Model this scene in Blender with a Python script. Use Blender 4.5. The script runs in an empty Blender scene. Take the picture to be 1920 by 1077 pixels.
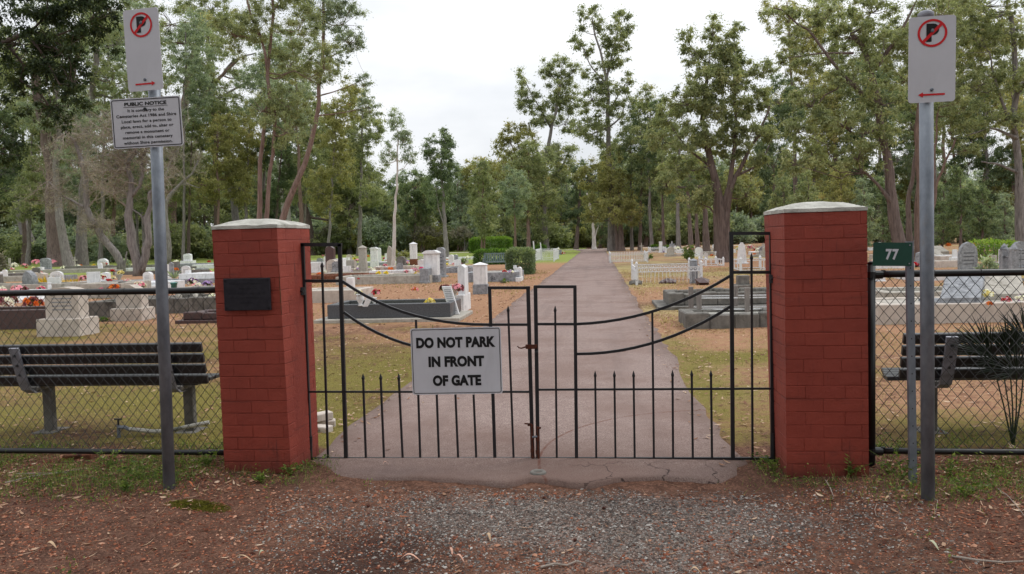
import bpy, math, random
import numpy as np
from mathutils import Matrix, Vector, noise as mnoise
R=math.radians
rng=np.random.default_rng(7); random.seed(7)
sc=bpy.context.scene
# ---------------------------------------------------------------- camera
FPX=1465.0
CR=np.array([0.99347,0.11083,-0.02675]); CU=None
pitch,roll,yaw=0.0589,-0.0268,-0.111
CF=np.array([math.sin(yaw)*math.cos(pitch),math.cos(yaw)*math.cos(pitch),-math.sin(pitch)])
_rt=np.array([math.cos(yaw),-math.sin(yaw),0.]); _up=np.cross(_rt,CF)
CR=_rt*math.cos(roll)+_up*math.sin(roll); CU=-_rt*math.sin(roll)+_up*math.cos(roll)
CC=np.array([2.1564,-5.1625,1.5823])
cam=bpy.data.cameras.new('camera'); co=bpy.data.objects.new('camera',cam); sc.collection.objects.link(co)
M4=Matrix.Identity(4)
for i in range(3):
    M4[i][0]=CR[i]; M4[i][1]=CU[i]; M4[i][2]=-CF[i]; M4[i][3]=CC[i]
co.matrix_world=M4
cam.sensor_width=36; cam.lens=FPX/1920*36; cam.clip_start=0.05; cam.clip_end=3000
cam.dof.use_dof=True; cam.dof.focus_distance=5.6; cam.dof.aperture_fstop=8
sc.camera=co
# ---------------------------------------------------------------- sky, sun, exposure
w=bpy.data.worlds.new('World'); sc.world=w; w.use_nodes=True
nt=w.node_tree; N=nt.nodes; L=nt.links; N.clear()
SUN_EL,SUN_AZ=R(50),R(58)      # azimuth east of +Y: ahead of the camera, to the right
out=N.new('ShaderNodeOutputWorld'); bg=N.new('ShaderNodeBackground')
sky=N.new('ShaderNodeTexSky'); sky.sky_type='NISHITA'; sky.sun_disc=False; sky.sun_elevation=SUN_EL; sky.sun_rotation=SUN_AZ
sky.air_density=1.0; sky.dust_density=2.0
tc=N.new('ShaderNodeTexCoord'); sep=N.new('ShaderNodeSeparateXYZ'); L.new(tc.outputs['Generated'],sep.inputs[0])
mp=N.new('ShaderNodeMapping'); mp.inputs['Scale'].default_value=(1,1,2.6); L.new(tc.outputs['Generated'],mp.inputs[0])
n1=N.new('ShaderNodeTexNoise'); n1.inputs['Scale'].default_value=2.3; n1.inputs['Detail'].default_value=5; n1.inputs['Roughness'].default_value=.55; L.new(mp.outputs[0],n1.inputs[0])
rp=N.new('ShaderNodeValToRGB'); e=rp.color_ramp.elements; e[0].position=.34; e[0].color=(7.4,7.75,8.2,1); e[1].position=.62; e[1].color=(10.2,10.3,10.5,1); L.new(n1.outputs['Fac'],rp.inputs[0])
# the overcast layer is brighter overhead than at the horizon, as a real one is
mr=N.new('ShaderNodeMapRange'); mr.inputs['From Min'].default_value=0.0; mr.inputs['From Max'].default_value=1.0; mr.inputs['To Min'].default_value=.92; mr.inputs['To Max'].default_value=1.9; L.new(sep.outputs['Z'],mr.inputs['Value'])
vm=N.new('ShaderNodeVectorMath'); vm.operation='SCALE'; L.new(rp.outputs[0],vm.inputs[0]); L.new(mr.outputs[0],vm.inputs['Scale'])
mx=N.new('ShaderNodeMixRGB'); mx.inputs[0].default_value=.93; L.new(sky.outputs[0],mx.inputs[1]); L.new(vm.outputs[0],mx.inputs[2])
L.new(mx.outputs[0],bg.inputs[0]); bg.inputs[1].default_value=.1; L.new(bg.outputs[0],out.inputs[0])
sd=bpy.data.lights.new('sun','SUN'); sd.energy=1.15; sd.angle=R(14); sd.color=(1,.97,.92)
so=bpy.data.objects.new('sun',sd); sc.collection.objects.link(so)
sv=Vector((math.sin(SUN_AZ)*math.cos(SUN_EL),math.cos(SUN_AZ)*math.cos(SUN_EL),math.sin(SUN_EL)))
so.rotation_euler=sv.to_track_quat('Z','Y').to_euler()
sc.view_settings.view_transform='Standard'; sc.view_settings.look='None'; sc.view_settings.gamma=1; sc.view_settings.exposure=0.0
sc.render.engine='CYCLES'
sc.cycles.max_bounces=7; sc.cycles.transmission_bounces=5; sc.cycles.diffuse_bounces=5
# ---------------------------------------------------------------- geometry of the view -> world points
def ray(x,y): return CF+CR*(x-960)/FPX-CU*(y-538.5)/FPX
def g(x,y,z=0.0):
    d=ray(x,y); return CC+d*(z-CC[2])/d[2]
def pl(x,y,Y):
    d=ray(x,y); return CC+d*(Y-CC[1])/d[1]
NH=np.array([CF[0],CF[1],0]); NH/=np.linalg.norm(NH)
def at(x,y,base):
    d=ray(x,y); return CC+d*((base-CC)@NH)/(d@NH)
def sc_at(P): return float((P-CC)@CF)/FPX      # metres per photo pixel at P
# ---------------------------------------------------------------- helpers
COL=sc.collection
def lin(c):
    c=c/255.0; return c/12.92 if c<=.04045 else ((c+.055)/1.055)**2.4
def rgb(r,g_,b): return (lin(r),lin(g_),lin(b),1)
class MB:
    def __init__(s): s.V=[];s.F=[];s.A=[];s.n=0;s.MI=[]
    def add(s,v,f,a=.5,mi=0):
        v=np.asarray(v,float).reshape(-1,3); s.V.append(v)
        if isinstance(f,np.ndarray): s.F.append(f+s.n); s.MI.append(np.full(len(f),mi))
        else:
            by={}
            for q in f: by.setdefault(len(q),[]).append(q)
            for k,q in by.items(): s.F.append(np.array(q)+s.n); s.MI.append(np.full(len(q),mi))
        s.A.append(np.full(len(v),a) if np.isscalar(a) else np.asarray(a,float)); s.n+=len(v); return s
    def box(s,x0,x1,y0,y1,z0,z1,a=.5,mi=0,bev=0,T=None):
        b=min(bev,(x1-x0)*.3,(y1-y0)*.3,(z1-z0)*.3)
        if b<=0:
            v=[(x,y,z) for z in(z0,z1) for y in(y0,y1) for x in(x0,x1)]
            f=[(0,2,3,1),(4,5,7,6),(0,1,5,4),(1,3,7,5),(3,2,6,7),(2,0,4,6)]
        else:
            xs,ys,zs=(x0,x1),(y0,y1),(z0,z1); v=[];
            for k in range(8):
                i,j,l=k&1,(k>>1)&1,k>>2
                X,Y,Z=xs[i],ys[j],zs[l]; bx=b if i==0 else -b; by=b if j==0 else -b; bz=b if l==0 else -b
                v+=[(X,Y+by,Z+bz),(X+bx,Y,Z+bz),(X+bx,Y+by,Z)]
            f=[]
            def q(*t): f.append(t)
            q(0,6,18,12) ; q(3,15,21,9); q(1,13,16,4); q(7,10,22,19); q(2,5,11,8); q(14,20,23,17)
            # edges
            q(0,12,13,1); q(3,4,16,15); q(6,7,19,18); q(9,21,22,10)
            q(1,4,5,2); q(7,8,11,10); q(13,14,17,16); q(19,22,23,20)
            q(0,2,8,6); q(3,9,11,5); q(12,18,20,14); q(15,17,23,21)
            for k in range(8): f.append((3*k,3*k+1,3*k+2))
        v=np.array(v,float)
        if T is not None: v=T(v)
        return s.add(v,f,a,mi)
    def tube(s,P,rad,n=6,a=.5,cap=True,mi=0):
        P=np.asarray(P,float); m=len(P); rad=np.full(m,rad) if np.isscalar(rad) else np.asarray(rad,float)
        T=np.gradient(P,axis=0); T/=np.linalg.norm(T,axis=1)[:,None]+1e-9
        ref=np.array([0,0,1.]) if abs(T[:,2]).mean()<.8 else np.array([1.,0,0])
        U=np.cross(T,ref); U/=np.linalg.norm(U,axis=1)[:,None]+1e-9; W=np.cross(T,U)
        an=np.arange(n)*2*math.pi/n
        v=(P[:,None,:]+rad[:,None,None]*(U[:,None,:]*np.cos(an)[None,:,None]+W[:,None,:]*np.sin(an)[None,:,None])).reshape(-1,3)
        i=np.arange(m-1)[:,None]*n; j=np.arange(n)[None,:]; k=(j+1)%n
        f=np.stack([i+j,i+n+j,i+n+k,i+k],-1).reshape(-1,4)
        s.add(v,f,a,mi)
        if cap:
            o=s.n-len(v); s.F.append(np.array([list(range(n))])+o); s.F.append(np.array([list(range(n))[::-1]])+o+(m-1)*n); s.MI+= [np.full(1,mi)]*2
        return s
    def bar(s,a,b,w,h=None,mi=0,up=(0,1,0),bev=0):      # square bar from a to b
        a=np.array(a,float);b=np.array(b,float);h=h or w;d=b-a;l=np.linalg.norm(d);d/=l
        u=np.array(up,float)
        if abs(u@d)>.95:u=np.array([1.,0,0])
        p=np.cross(d,u);p/=np.linalg.norm(p);q=np.cross(p,d)
        return s.box(-w/2,w/2,-h/2,h/2,0,l,mi=mi,bev=bev,T=lambda v:a+v[:,0:1]*p+v[:,1:2]*q+v[:,2:3]*d)
    def lathe(s,prof,c=(0,0,0),n=14,a=.5,mi=0):
        c=np.array(c,float);an=np.arange(n)*2*math.pi/n
        v=np.array([[r*math.cos(t),r*math.sin(t),z] for r,z in prof for t in an])+c
        m=len(prof);i=np.arange(m-1)[:,None]*n;j=np.arange(n)[None,:];k=(j+1)%n
        f=np.stack([i+j,i+k,i+n+k,i+n+j],-1).reshape(-1,4);s.add(v,f,a,mi)
        o=s.n-len(v);s.F.append(np.array([list(range(n))[::-1]])+o);s.F.append(np.array([list(range(n))])+o+(m-1)*n);s.MI+=[np.full(1,mi)]*2
        return s
    def prism(s,poly,y0,y1,a=.5,mi=0,axis='y',T=None):   # poly of (x,z) pushed from y0 to y1
        n=len(poly)
        v=[(x,y0,z) for x,z in poly]+[(x,y1,z) for x,z in poly]
        if axis=='x': v=[(y,x,z) for x,y,z in v]
        f=[tuple(range(n)),tuple(range(2*n-1,n-1,-1))]+[(i,i+n,(i+1)%n+n,(i+1)%n) for i in range(n)]
        v=np.array(v,float)
        if T is not None: v=T(v)
        return s.add(v,f,a,mi)
    def build(s,name,mat,parent=None,smooth=False,local=False):
        V=np.concatenate(s.V) if s.V else np.zeros((0,3))
        if parent is not None and not local:
            rm=parent_world(parent); V=V-np.array(rm)
        me=bpy.data.meshes.new(name); me.vertices.add(len(V)); me.vertices.foreach_set('co',V.ravel())
        tot=np.concatenate([np.full(len(f),f.shape[1]) for f in s.F]); idx=np.concatenate([f.ravel() for f in s.F])
        me.loops.add(len(idx)); me.loops.foreach_set('vertex_index',idx.astype(np.int32))
        me.polygons.add(len(tot)); st=np.concatenate([[0],np.cumsum(tot)[:-1]])
        me.polygons.foreach_set('loop_start',st.astype(np.int32)); me.polygons.foreach_set('loop_total',tot.astype(np.int32))
        mats=mat if isinstance(mat,(list,tuple)) else [mat]
        for m in mats: me.materials.append(m)
        if len(mats)>1: me.polygons.foreach_set('material_index',np.concatenate(s.MI).astype(np.int32))
        at_=me.attributes.new('v','FLOAT','POINT'); at_.data.foreach_set('value',np.concatenate(s.A))
        me.update(calc_edges=True); me.validate()
        me.polygons.foreach_set('use_smooth',np.full(len(me.polygons),bool(smooth)))
        o=bpy.data.objects.new(name,me); COL.objects.link(o)
        if parent is not None: o.parent=parent
        return o
def parent_world(p):
    t=Vector((0,0,0))
    while p is not None: t=t+Vector(p.location); p=p.parent
    return t
def tag(o,label=None,cat=None,group=None,kind=None):
    if label:o['label']=label
    if cat:o['category']=cat
    if group:o['group']=group
    if kind or label: o["kind"]=kind or "thing"
    return o
def thing(name,label,cat,loc=(0,0,0),rz=0,group=None):
    o=bpy.data.objects.new(name,None); COL.objects.link(o); o.location=Vector([float(t) for t in loc]); o.rotation_euler=(0,0,rz); o.empty_display_size=.1
    return tag(o,label,cat,group)
def copy_tree(o,parent=None):
    c=o.copy(); COL.objects.link(c)
    if parent is not None: c.parent=parent
    for ch in list(o.children): copy_tree(ch,c)
    return c
# ---------------------------------------------------------------- materials
def newmat(name,rough=.8,metal=0,spec=.3):
    m=bpy.data.materials.new(name); m.use_nodes=True; b=m.node_tree.nodes['Principled BSDF']
    b.inputs['Roughness'].default_value=rough; b.inputs['Metallic'].default_value=metal; b.inputs['Specular IOR Level'].default_value=spec
    return m,m.node_tree.nodes,m.node_tree.links,b
def coord(N,L,scale=(1,1,1),kind='Object'):
    t=N.new('ShaderNodeTexCoord'); mp=N.new('ShaderNodeMapping'); mp.inputs['Scale'].default_value=scale; L.new(t.outputs[kind],mp.inputs[0]); return mp.outputs[0]
def nz(N,L,vec,scale,detail=6,rough=.6,dist=0):
    n=N.new('ShaderNodeTexNoise'); n.inputs['Scale'].default_value=scale; n.inputs['Detail'].default_value=detail; n.inputs['Roughness'].default_value=rough; n.inputs['Distortion'].default_value=dist
    if vec is not None: L.new(vec,n.inputs[0])
    return n.outputs['Fac']
def ramp(N,L,fac,stops):
    r=N.new('ShaderNodeValToRGB'); el=r.color_ramp.elements
    while len(el)<len(stops): el.new(.5)
    for e_,(p,c) in zip(el,stops): e_.position=p; e_.color=c
    L.new(fac,r.inputs[0]); return r.outputs[0]
def mixc(N,L,fac,a,b,mode='MIX'):
    m=N.new('ShaderNodeMixRGB'); m.blend_type=mode
    for s_,v in ((0,fac),(1,a),(2,b)):
        if isinstance(v,(int,float,tuple)): m.inputs[s_].default_value=v
        else: L.new(v,m.inputs[s_])
    return m.outputs[0]
def math_(N,L,op,a,b=0,clamp=False):
    m=N.new('ShaderNodeMath'); m.operation=op; m.use_clamp=clamp
    for s_,v in ((0,a),(1,b)):
        if isinstance(v,(int,float)): m.inputs[s_].default_value=v
        else: L.new(v,m.inputs[s_])
    return m.outputs[0]
def sstep(N,L,v,lo,hi):
    m=N.new('ShaderNodeMapRange'); m.interpolation_type='SMOOTHSTEP'; m.inputs['From Min'].default_value=lo; m.inputs['From Max'].default_value=hi; L.new(v,m.inputs['Value']); return m.outputs[0]
def bump(N,L,b,h,strength=.3,dist=.02):
    n=N.new('ShaderNodeBump'); n.inputs['Strength'].default_value=strength; n.inputs['Distance'].default_value=dist; L.new(h,n.inputs['Height']); L.new(n.outputs[0],b.inputs['Normal'])
def noisy(name,c1,c2,scale=8,c3=None,rough=.8,metal=0,bs=.3,bd=.01,stretch=(1,1,1),spec=.3,streak=None):
    m,N,L,b=newmat(name,rough,metal,spec); v=coord(N,L,stretch)
    n=nz(N,L,v,scale); st=[(.3,c1),(.68,c2)]
    col=ramp(N,L,n,st)
    if c3:
        n2=nz(N,L,v,scale*.35,8,.7); col=mixc(N,L,sstep(N,L,n2,.55,.7),col,c3)
    if streak:
        v2=coord(N,L,(5,5,1.1)); n3=nz(N,L,v2,1.3,8,.72,.6); col=mixc(N,L,math_(N,L,'MULTIPLY',sstep(N,L,n3,.5,.72),.7),col,streak)
    L.new(col,b.inputs['Base Color']); n4=nz(N,L,v,scale*5,5,.6); bump(N,L,b,n4,bs,bd); return m
def attrmat(name,stops,rough=.7,extra=None,trans=0.0,spec=.3,jit=.35):
    m,N,L,b=newmat(name,rough,0,spec); a=N.new('ShaderNodeAttribute'); a.attribute_name='v'
    v=coord(N,L); n=nz(N,L,v,.9,3,.6)
    f=math_(N,L,'ADD',a.outputs['Fac'],math_(N,L,'MULTIPLY',math_(N,L,'SUBTRACT',n,.5),jit),True)
    col=ramp(N,L,f,stops); L.new(col,b.inputs['Base Color'])
    if trans:
        o=N['Material Output']; t=N.new('ShaderNodeBsdfTranslucent'); L.new(mixc(N,L,1.0,col,(1.3,1.35,.8,1),'MULTIPLY'),t.inputs[0]); ms=N.new('ShaderNodeMixShader'); ms.inputs[0].default_value=trans; L.new(b.outputs[0],ms.inputs[1]); L.new(t.outputs[0],ms.inputs[2]); L.new(ms.outputs[0],o.inputs[0])
    return m
MT={}
MT['iron']=noisy('black_iron',rgb(15,16,21),rgb(28,28,33),30,rough=.42,spec=.5,bs=.15,bd=.002)
MT['rust']=noisy('rusty_iron',rgb(45,25,20),rgb(95,50,35),60,rough=.85,bs=.4,bd=.003)
MT['galv']=noisy('galvanised_steel',rgb(96,102,112),rgb(132,138,146),14,rgb(116,110,108),rough=.5,metal=.35,bs=.1,bd=.001,stretch=(1,1,.5),spec=.5)
MT['signback']=noisy('sign_edge_metal',rgb(150,150,152),rgb(170,170,172),20,rough=.4,metal=.6,bs=.05,bd=.001)
MT['signwhite']=noisy('white_sign_sheet',rgb(200,200,207),rgb(192,192,199),5,rough=.45,bs=.03,bd=.001,spec=.5,streak=rgb(184,184,190))
MT['ink']=noisy('black_sign_ink',rgb(16,16,18),rgb(24,24,26),20,rough=.5,bs=.02,bd=.001)
MT['redink']=noisy('red_sign_ink',rgb(196,22,30),rgb(206,34,40),20,rough=.5,bs=.02,bd=.001)
MT['green']=noisy('dark_green_sign_sheet',rgb(18,62,50),rgb(24,70,56),10,rough=.5,bs=.03,bd=.001)
MT['black_coat']=noisy('black_coated_pipe',rgb(8,8,11),rgb(16,16,20),20,rough=.35,spec=.5,bs=.1,bd=.002)
MT['slat']=noisy('dark_bench_slat',rgb(17,18,23),rgb(27,29,36),9,rough=.36,spec=.8,bs=.15,bd=.002,stretch=(.3,3,3))
MT['alloy']=noisy('grey_cast_alloy',rgb(120,122,130),rgb(150,150,158),16,rough=.6,metal=.3,bs=.2,bd=.002)
MT['conc']=noisy('weathered_concrete',rgb(150,145,136),rgb(182,176,166),7,rgb(118,112,102),rough=.92,bs=.5,bd=.008,streak=rgb(128,122,112))
MT['concdark']=noisy('dark_stained_concrete',rgb(92,90,86),rgb(128,124,118),7,rgb(66,62,56),rough=.92,bs=.5,bd=.008,streak=rgb(74,70,66))
MT['white']=noisy('white_marble',rgb(206,206,208),rgb(232,232,232),6,rgb(170,170,172),rough=.6,bs=.2,bd=.004,streak=rgb(160,160,160))
MT['pinkconc']=noisy('pinkish_cement',rgb(176,166,156),rgb(200,190,180),6,rgb(150,140,130),rough=.9,bs=.4,bd=.006,streak=rgb(160,150,140))
MT['granite']=noisy('dark_granite',rgb(62,64,70),rgb(92,94,98),40,rough=.35,spec=.5,bs=.05,bd=.002)
MT['greystone']=noisy('mottled_grey_stone',rgb(112,114,118),rgb(160,162,166),10,rgb(72,74,78),rough=.85,bs=.5,bd=.01,streak=rgb(80,82,88))
MT['brownstone']=noisy('brown_polished_stone',rgb(62,44,44),rgb(88,64,62),30,rough=.4,spec=.5,bs=.05,bd=.002)
MT['whitepaint']=noisy('white_painted_iron',rgb(205,206,208),rgb(225,225,226),20,rgb(150,140,128),rough=.6,bs=.2,bd=.003)
MT['bluegrey']=noisy('blue_grey_timber',rgb(96,112,112),rgb(120,134,132),12,rough=.8,stretch=(3,3,.4))
MT['weatherwood']=noisy('weathered_grey_timber',rgb(112,104,100),rgb(146,138,132),8,rough=.9,stretch=(6,6,.6),bs=.6,bd=.006)
MT['bark_grey']=noisy('grey_bark',rgb(98,92,90),rgb(146,140,136),2.2,rgb(76,70,68),rough=.95,bs=.9,bd=.05,stretch=(5,5,.9))
MT['bark_brown']=noisy('brown_fibrous_bark',rgb(84,72,68),rgb(128,112,106),2.2,rgb(62,52,48),rough=.95,bs=.9,bd=.05,stretch=(6,6,.7))
MT['bark_red']=noisy('reddish_bark',rgb(100,80,72),rgb(142,120,110),2.5,rgb(76,60,54),rough=.95,bs=.9,bd=.04,stretch=(6,6,.7))
MT['bark_pale']=noisy('pale_smooth_bark',rgb(176,170,164),rgb(206,200,194),2,rgb(140,130,122),rough=.85,bs=.4,bd=.03,stretch=(4,4,.8))
MT['twig']=noisy('dry_grey_twigs',rgb(128,118,110),rgb(164,152,142),3,rough=.95)
def foliage(name,dark,mid,lt,tip,trans=.45):
    if name.startswith(('olive','dark','grey','brownish')): dark,mid,lt,tip=[(q[0]*1.15+.004,q[1]*1.22+.004,q[2]*1.32+.006,1) for q in (dark,mid,lt,tip)]
    
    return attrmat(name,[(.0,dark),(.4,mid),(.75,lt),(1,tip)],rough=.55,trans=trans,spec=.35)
MT['leaf_olive']=foliage('olive_gum_leaves',rgb(92,98,66),rgb(126,130,90),rgb(156,156,112),rgb(182,170,124))
MT['leaf_dark']=foliage('dark_green_leaves',rgb(62,76,54),rgb(90,102,72),rgb(118,128,90),rgb(146,150,104))
MT['leaf_grey']=foliage('grey_green_gum_leaves',rgb(94,104,86),rgb(128,136,112),rgb(158,164,136),rgb(182,182,152))
MT['leaf_brown']=foliage('brownish_olive_leaves',rgb(102,98,60),rgb(134,130,80),rgb(162,154,98),rgb(180,150,104))
MT['leaf_deep']=foliage('deep_green_near_leaves',rgb(36,50,30),rgb(54,70,40),rgb(80,94,52),rgb(112,118,64),.3)
MT['leaf_bright']=foliage('bright_green_leaves',rgb(50,76,28),rgb(86,118,42),rgb(122,152,60),rgb(158,176,90))
MT['weedleaf']=foliage('weed_leaves',rgb(60,80,34),rgb(90,112,50),rgb(120,138,66),rgb(150,158,90))
MT['dryneedle']=foliage('grey_brown_feathery_twigs',rgb(92,86,70),rgb(118,110,90),rgb(142,132,110),rgb(160,148,122),.2)
# painted brick
def brickmat():
    m,N,L,b=newmat('red_painted_brick',.62,0,.4); v=coord(N,L)
    a=N.new('ShaderNodeAttribute'); a.attribute_name='v'
    c=ramp(N,L,nz(N,L,v,6,8,.65),[(.3,rgb(136,53,38)),(.7,rgb(156,66,50))])
    c=mixc(N,L,math_(N,L,'MULTIPLY',a.outputs['Fac'],.4),c,rgb(122,44,34))
    c=mixc(N,L,math_(N,L,'MULTIPLY',sstep(N,L,nz(N,L,v,2.4,9,.78),.52,.72),.8),c,rgb(112,50,40))
    c=mixc(N,L,sstep(N,L,nz(N,L,coord(N,L,(10,10,1)),2.5,6,.7),.58,.75),c,rgb(98,38,32))
    c=mixc(N,L,math_(N,L,'MULTIPLY',sstep(N,L,nz(N,L,v,14,8,.8),.6,.72),.45),c,rgb(150,84,68))
    c=mixc(N,L,math_(N,L,'MULTIPLY',sstep(N,L,nz(N,L,coord(N,L,(1,1,14)),2.2,6,.7),.56,.68),.5),c,rgb(92,36,30))
    # dirt that splashed up from the soil on the lowest courses
    s=N.new('ShaderNodeSeparateXYZ'); L.new(v,s.inputs[0]); d=sstep(N,L,math_(N,L,'ADD',s.outputs[2],math_(N,L,'MULTIPLY',nz(N,L,v,9,6,.7),.25)),.30,.08)
    c=mixc(N,L,math_(N,L,'MULTIPLY',d,.6),c,rgb(70,40,32))
    L.new(c,b.inputs['Base Color']); bump(N,L,b,nz(N,L,v,22,9,.8),.9,.012); return m
MT['brick']=brickmat()
MT['rawbrick']=noisy('bare_broken_brick',rgb(84,54,42),rgb(136,88,66),22,rgb(36,26,24),rough=.95,bs=.8,bd=.01)
MT['capstone']=noisy('lichen_covered_cement_cap',rgb(150,148,140),rgb(196,194,186),9,rgb(104,106,96),rough=.95,bs=.7,bd=.012)
MT['bronze']=noisy('dark_bronze_plaque',rgb(36,34,40),rgb(52,50,56),26,rough=.5,metal=.4,bs=.2,bd=.002)
MT['moss']=noisy('yellow_green_moss',rgb(92,92,26),rgb(128,124,40),30,rgb(70,60,30),rough=.95,bs=.8,bd=.02)
# ground: soil, gravel, mossy grass and leaf litter mixed by painted masks broken up with noise
def groundmat():
    m,N,L,b=newmat('earth_gravel_and_dry_grass',.95,0,.15)
    t=N.new('ShaderNodeTexCoord'); v=t.outputs['Object']
    def A(n): a=N.new('ShaderNodeAttribute'); a.attribute_name=n; return a.outputs['Fac']
    n1=nz(N,L,v,1.1,10,.68); n2=nz(N,L,v,9,9,.7); n3=nz(N,L,v,60,6,.7)
    vo=N.new('ShaderNodeTexVoronoi'); vo.inputs['Scale'].default_value=85; L.new(v,vo.inputs[0])
    sp=N.new('ShaderNodeSeparateColor'); L.new(vo.outputs['Color'],sp.inputs[0])
    soil=ramp(N,L,n2,[(.28,rgb(66,45,36)),(.5,rgb(94,66,53)),(.75,rgb(124,90,73))])
    soil=mixc(N,L,math_(N,L,'MULTIPLY',sstep(N,L,sp.outputs[0],.55,.95),.55),soil,rgb(146,108,90))
    grv=ramp(N,L,sp.outputs[0],[(0,rgb(70,60,56)),(.5,rgb(108,98,92)),(1,rgb(150,142,136))])
    grv=mixc(N,L,.4,grv,soil)
    lit=ramp(N,L,n3,[(.3,rgb(120,84,64)),(.55,rgb(158,118,92)),(.8,rgb(192,160,132))])
    lit=mixc(N,L,sstep(N,L,n2,.4,.7),lit,rgb(168,134,102))
    tan=ramp(N,L,n3,[(.3,rgb(140,124,84)),(.6,rgb(174,158,112)),(.85,rgb(196,182,140))])
    mos=ramp(N,L,n3,[(.3,rgb(80,72,36)),(.55,rgb(122,112,56)),(.8,rgb(154,146,84))])
    grn=ramp(N,L,n3,[(.3,rgb(104,118,58)),(.6,rgb(140,150,76)),(.85,rgb(166,172,100))])
    def blend(base,lay,mask,w=.18,n=n1):
        f=sstep(N,L,math_(N,L,'ADD',mask,math_(N,L,'MULTIPLY',math_(N,L,'SUBTRACT',n,.5),1.5)),.5-w,.5+w)
        return mixc(N,L,f,base,lay)
    mm=math_(N,L,'ADD',math_(N,L,'MULTIPLY',n1,.5),math_(N,L,'MULTIPLY',n2,.5))
    c=blend(soil,lit,A('lit'),.2,mm); c=blend(c,tan,A('tan'),.22,mm); c=blend(c,mos,A('mos'),.2,mm); c=blend(c,grn,A('grn'),.2,mm); c=blend(c,grv,A('grv'),.16,mm)
    c=mixc(N,L,math_(N,L,'MULTIPLY',A('dark_soil'),.75),c,rgb(46,33,30))
    L.new(c,b.inputs['Base Color']); h=math_(N,L,'ADD',n3,math_(N,L,'MULTIPLY',vo.outputs['Distance'],-1.0)); bump(N,L,b,h,.7,.012); return m
def roadmat():
    m,N,L,b=newmat('pinkish_worn_asphalt',.92,0,.2); t=N.new('ShaderNodeTexCoord'); v=t.outputs['Object']
    n1=nz(N,L,v,.8,8,.6); n2=nz(N,L,v,110,3,.75); n3=nz(N,L,v,14,8,.7)
    c=ramp(N,L,n3,[(.3,rgb(120,101,96)),(.7,rgb(144,125,119))])
    c=mixc(N,L,math_(N,L,'MULTIPLY',sstep(N,L,n2,.48,.68),.7),c,rgb(184,168,158)); c=mixc(N,L,math_(N,L,'MULTIPLY',sstep(N,L,n2,.5,.3),.8),c,rgb(72,60,58))
    c=mixc(N,L,math_(N,L,'MULTIPLY',sstep(N,L,n1,.42,.62),.6),c,rgb(116,94,86))
    s=N.new('ShaderNodeSeparateXYZ'); L.new(v,s.inputs[0])
    # paler wheel-polished middle, darker mossy edges
    ex=math_(N,L,'ABSOLUTE',math_(N,L,'SUBTRACT',s.outputs[0],1.55)); ed=sstep(N,L,math_(N,L,'ADD',ex,math_(N,L,'MULTIPLY',n1,.5)),1.45,1.95)
    c=mixc(N,L,math_(N,L,'MULTIPLY',ed,.5),c,rgb(92,78,70))
    c=mixc(N,L,math_(N,L,'MULTIPLY',sstep(N,L,math_(N,L,'ADD',s.outputs[1],math_(N,L,'MULTIPLY',n1,-.5)),1.6,-.3),.45),c,rgb(92,70,62))
    lg=nz(N,L,coord(N,L,(2.2,.12,1)),1.0,6,.6); c=mixc(N,L,math_(N,L,'MULTIPLY',sstep(N,L,lg,.5,.68),.35),c,rgb(104,88,84))
    # rusty arc scraped by the gate bolt
    ax=math_(N,L,'SUBTRACT',s.outputs[0],3.335); ay=math_(N,L,'SUBTRACT',s.outputs[1],.36)
    rr=math_(N,L,'SQRT',math_(N,L,'ADD',math_(N,L,'MULTIPLY',ax,ax),math_(N,L,'MULTIPLY',ay,ay)))
    arc=sstep(N,L,math_(N,L,'ABSOLUTE',math_(N,L,'SUBTRACT',math_(N,L,'ADD',rr,math_(N,L,'MULTIPLY',n1,.05)),1.655)),.016,.004)
    arc=math_(N,L,'MULTIPLY',arc,sstep(N,L,n3,.35,.55)); c=mixc(N,L,math_(N,L,'MULTIPLY',arc,.8),c,rgb(96,58,46))
    # cracks near the broken front edge
    vo=N.new('ShaderNodeTexVoronoi'); vo.feature='DISTANCE_TO_EDGE'; vo.inputs['Scale'].default_value=3.0
    dv=N.new('ShaderNodeVectorMath'); dv.operation='ADD'; nn=N.new('ShaderNodeTexNoise'); nn.inputs['Scale'].default_value=5; nn.inputs['Detail'].default_value=6; L.new(v,nn.inputs[0])
    sc_=N.new('ShaderNodeVectorMath'); sc_.operation='SCALE'; sc_.inputs['Scale'].default_value=.35; L.new(nn.outputs['Color'],sc_.inputs[0]); L.new(v,dv.inputs[0]); L.new(sc_.outputs[0],dv.inputs[1]); L.new(dv.outputs[0],vo.inputs[0])
    near=math_(N,L,'MULTIPLY',sstep(N,L,s.outputs[1],.45,.05),sstep(N,L,s.outputs[0],1.75,2.2))
    cr=math_(N,L,'MULTIPLY',sstep(N,L,vo.outputs['Distance'],.022,.006),near); c=mixc(N,L,math_(N,L,'MULTIPLY',cr,.85),c,rgb(48,36,34))
    L.new(c,b.inputs['Base Color']); bump(N,L,b,math_(N,L,'SUBTRACT',n2,math_(N,L,'MULTIPLY',cr,2.)),.5,.004); return m
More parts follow.
